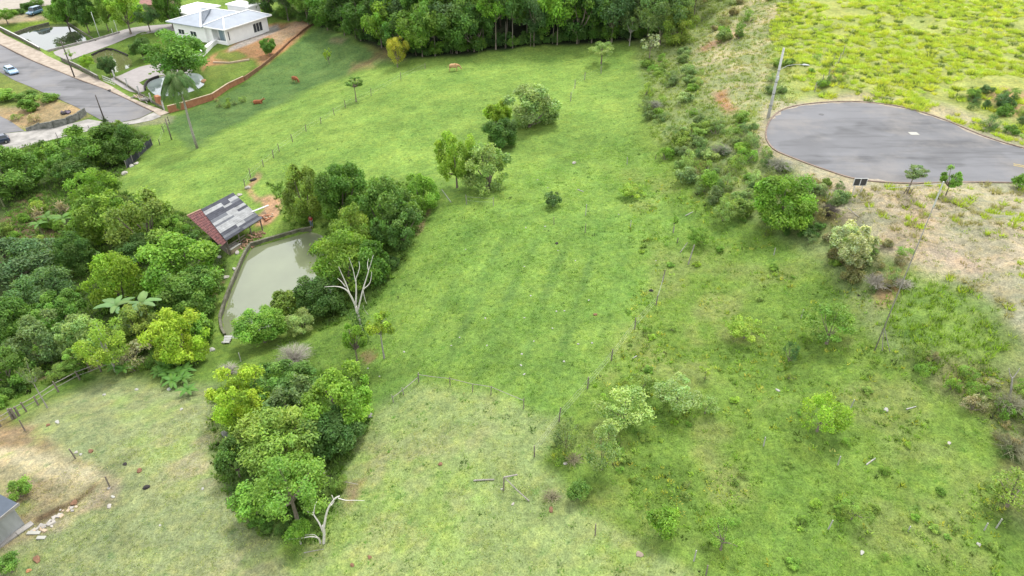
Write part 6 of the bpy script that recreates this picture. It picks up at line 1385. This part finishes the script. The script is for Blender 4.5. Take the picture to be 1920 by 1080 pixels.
twig_bush(1035, 935, .6, .5, 60, 'small brown twig bush on the edge of the pale grass', (.36, .33, .2), 11); twig_bush(1075, 865, .6, .5, 60, 'brown twig bush beside the pale spindly tree', (.36, .33, .2), 12); twig_bush(115, 700, .8, .5, 60, 'pale branch heap behind the stream fence', seed=13)
twig_bush(590, 905, .8, .8, 70, 'grey dead twigs inside the lower clump', seed=14)

# ------------------------------------------------------------------ animals and the person: skin grown over a skeleton
def skin(name, verts, edges, rads, mat, parent, lvl=1, root=0):
    me_ = bpy.data.meshes.new(name); me_.from_pydata(verts, edges, []); me_.update(); o_ = new_obj(name, me_, mat, parent)
    sm_ = o_.modifiers.new('skin', 'SKIN'); sm_.use_smooth_shade = True
    if not me_.skin_vertices: me_.attributes
    lay = me_.skin_vertices[0].data if me_.skin_vertices else None
    if lay:
        for i, r_ in enumerate(rads): lay[i].radius = (r_, r_) if not hasattr(r_, '__len__') else r_
        lay[root].use_root = True
    o_.modifiers.new('sub', 'SUBSURF').levels = lvl; o_.modifiers['sub'].render_levels = lvl
    return o_
def cow(u, v, rz, label, c, lying=False, graze=True):
    g = at(u, v); e = empty('cow', g, rz); tag(e, label, 'cow'); z0 = -.62 if lying else 0
    V_ = [(0, 0, 1.0+z0), (.45, 0, 1.02+z0), (-.45, 0, 1.04+z0), (-.85, 0, 1.08+z0), (.80, 0, 1.12+z0)]; R__ = [.36, .36, .36, .27, .24]; E_ = [(0, 1), (0, 2), (2, 3), (1, 4)]
    hd = [(1.1, 0, .95+z0), (1.35, 0, .52+z0), (1.45, 0, .28+z0)] if graze else [(1.1, 0, 1.35+z0), (1.3, 0, 1.5+z0), (1.6, 0, 1.36+z0)]
    V_ += hd; R__ += [.17, .14, .085]; E_ += [(4, 5), (5, 6), (6, 7)]
    if not lying:
        for x_, s_ in ((.55, 1), (.55, -1), (-.75, 1), (-.75, -1)):
            b0 = len(V_); bend = -.07 if x_ > 0 else -.14
            V_ += [(x_, s_*.2, .78), (x_+(.02 if x_ > 0 else .10), s_*.2, .52 if x_ > 0 else .58), (x_+(0 if x_ > 0 else bend*.6), s_*.19, .36), (x_, s_*.19, .04)]; R__ += [.15, .085, .06, .055]; E_ += [(1 if x_ > 0 else 2, b0), (b0, b0+1), (b0+1, b0+2), (b0+2, b0+3)]
    else:
        for x_, s_ in ((.6, 1), (.6, -1), (-.6, 1), (-.6, -1)):
            b0 = len(V_); V_ += [(x_, s_*.33, .22), (x_+.35, s_*.38, .10), (x_+.05, s_*.40, .06)]; R__ += [.13, .08, .05]; E_ += [(1 if x_ > 0 else 2, b0), (b0, b0+1), (b0+1, b0+2)]
    skin('body', V_, E_, R__, c, e, 2)
    MB().tube([(-1.05, 0, 1.15+z0), (-1.14, 0, .9+z0), (-1.13, 0, .5+z0 if not lying else .1)], [.03, .025, .02], 5).build('tail', c, e)
    hx = hd[1]
    for s_ in (-1, 1):
        MB().tube([(hx[0]-.05, s_*.10, hx[2]+.12), (hx[0]-.06, s_*.28, hx[2]+.12)], [.05, .02], 5).build('ear', c, e)
        MB().tube([(hx[0]-.1, s_*.07, hx[2]+.18), (hx[0]-.12, s_*.14, hx[2]+.3)], [.025, .01], 5).build('horn', m_white, e)
m_cow = plain('tan_hide', (.50, .26, .10), .8, .25, 2, c2=(.56, .40, .24), bmp=0); m_cowb = plain('red_brown_hide', (.33, .12, .05), .8, .25, 2, bmp=0)
cow(851, 133, R_(4), 'tan cow grazing near the forest on the upper pasture', m_cow); cow(554, 155, R_(-40), 'red brown cow standing in the hollow below the orange wall', m_cowb); cow(483, 194, R_(10), 'dark red brown cow lying at the bottom of the hollow', m_cowb, True, False)

g = Vector((PE[0].x+.15, PE[0].y-.1, Z_POND+.62)); ps = empty('person', g, R_(170)); tag(ps, 'person in red shirt and grey blue trousers standing on the end of the pond wall', 'person')
m_skin = plain('skin', (.42, .25, .17), .6, .1, 4, bmp=0); m_red = plain('red_shirt', (.50, .04, .05), .8, .2, 6, bmp=0); m_jean = plain('grey_blue_trousers', (.16, .20, .26), .85, .2, 6, bmp=0)
skin('body', [(0, 0, .95), (0, 0, 1.2), (0, 0, 1.42), (0, .0, 1.52), (0, .02, 1.64), (.18, 0, 1.40), (.24, .03, 1.14), (.20, .20, .98), (.19, .28, .95), (-.18, 0, 1.40), (-.24, .03, 1.14), (-.20, .20, .98), (-.19, .28, .95), (.10, 0, .88), (.11, .03, .5), (.11, 0, .08), (.11, .16, .04), (-.10, 0, .88), (-.11, .03, .5), (-.11, 0, .08), (-.11, .16, .04)],
     [(0, 1), (1, 2), (2, 3), (3, 4), (2, 5), (5, 6), (6, 7), (7, 8), (2, 9), (9, 10), (10, 11), (11, 12), (0, 13), (13, 14), (14, 15), (15, 16), (0, 17), (17, 18), (18, 19), (19, 20)],
     [.13, .12, .12, .055, .105, .055, .042, .035, .03, .055, .042, .035, .03, .085, .06, .04, .04, .085, .06, .04, .04], m_skin, ps, 1)
skin('shirt', [(0, 0, .93), (0, 0, 1.18), (0, 0, 1.40), (.19, 0, 1.40), (.25, .03, 1.2), (-.19, 0, 1.40), (-.25, .03, 1.2)], [(0, 1), (1, 2), (2, 3), (3, 4), (2, 5), (5, 6)], [(.17, .13), (.165, .13), (.16, .12), .075, .06, .075, .06], m_red, ps, 1)
skin('trousers', [(0, 0, .93), (.10, 0, .85), (.115, .03, .5), (.115, 0, .12), (-.10, 0, .85), (-.115, .03, .5), (-.115, 0, .12)], [(0, 1), (1, 2), (2, 3), (0, 4), (4, 5), (5, 6)], [.155, .105, .08, .065, .105, .08, .065], m_jean, ps, 1)
skin('hair', [(0, -.03, 1.66), (0, .0, 1.74)], [(0, 1)], [.10, .085], m_dark, ps, 1)
for s_ in (-1, 1):
    for k in range(5): MB().tube([(s_*.19+(k-2)*.016, .29, .95), (s_*.19+(k-2)*.018, .34+.01*(2-abs(k-2)), .935), (s_*.19+(k-2)*.018, .36, .905)], [.009, .008, .006], 4).build('finger', m_skin, ps)

# ------------------------------------------------------------------ labels for look-alikes: their place in the row, from the left
W0 = ['', 'first', 'second', 'third', 'fourth', 'fifth', 'sixth', 'seventh', 'eighth', 'ninth', 'tenth', 'eleventh', 'twelfth', 'thirteenth', 'fourteenth', 'fifteenth', 'sixteenth', 'seventeenth', 'eighteenth', 'nineteenth']
TENS = {2: ('twenty', 'twentieth'), 3: ('thirty', 'thirtieth'), 4: ('forty', 'fortieth'), 5: ('fifty', 'fiftieth')}
def ordw(n_):
    if n_ < 20: return W0[n_]
    t_, q_ = divmod(n_, 10); return TENS[t_][1] if q_ == 0 else TENS[t_][0]+' '+W0[q_]
bylab = {}
for o_ in bpy.data.objects:
    if o_.parent is None and o_.get('label') and o_.get('group') and o_.get('group') != 'trees inside the forest': bylab.setdefault(o_['label'], []).append(o_)
for lab, L_ in bylab.items():
    if len(L_) < 2 or len(lab.split()) > 11: continue
    L_.sort(key=lambda o_: proj(*o_.location)[0])
    for i_, o_ in enumerate(L_): o_['label'] = ordw(i_+1)+' '+lab+' from the left'
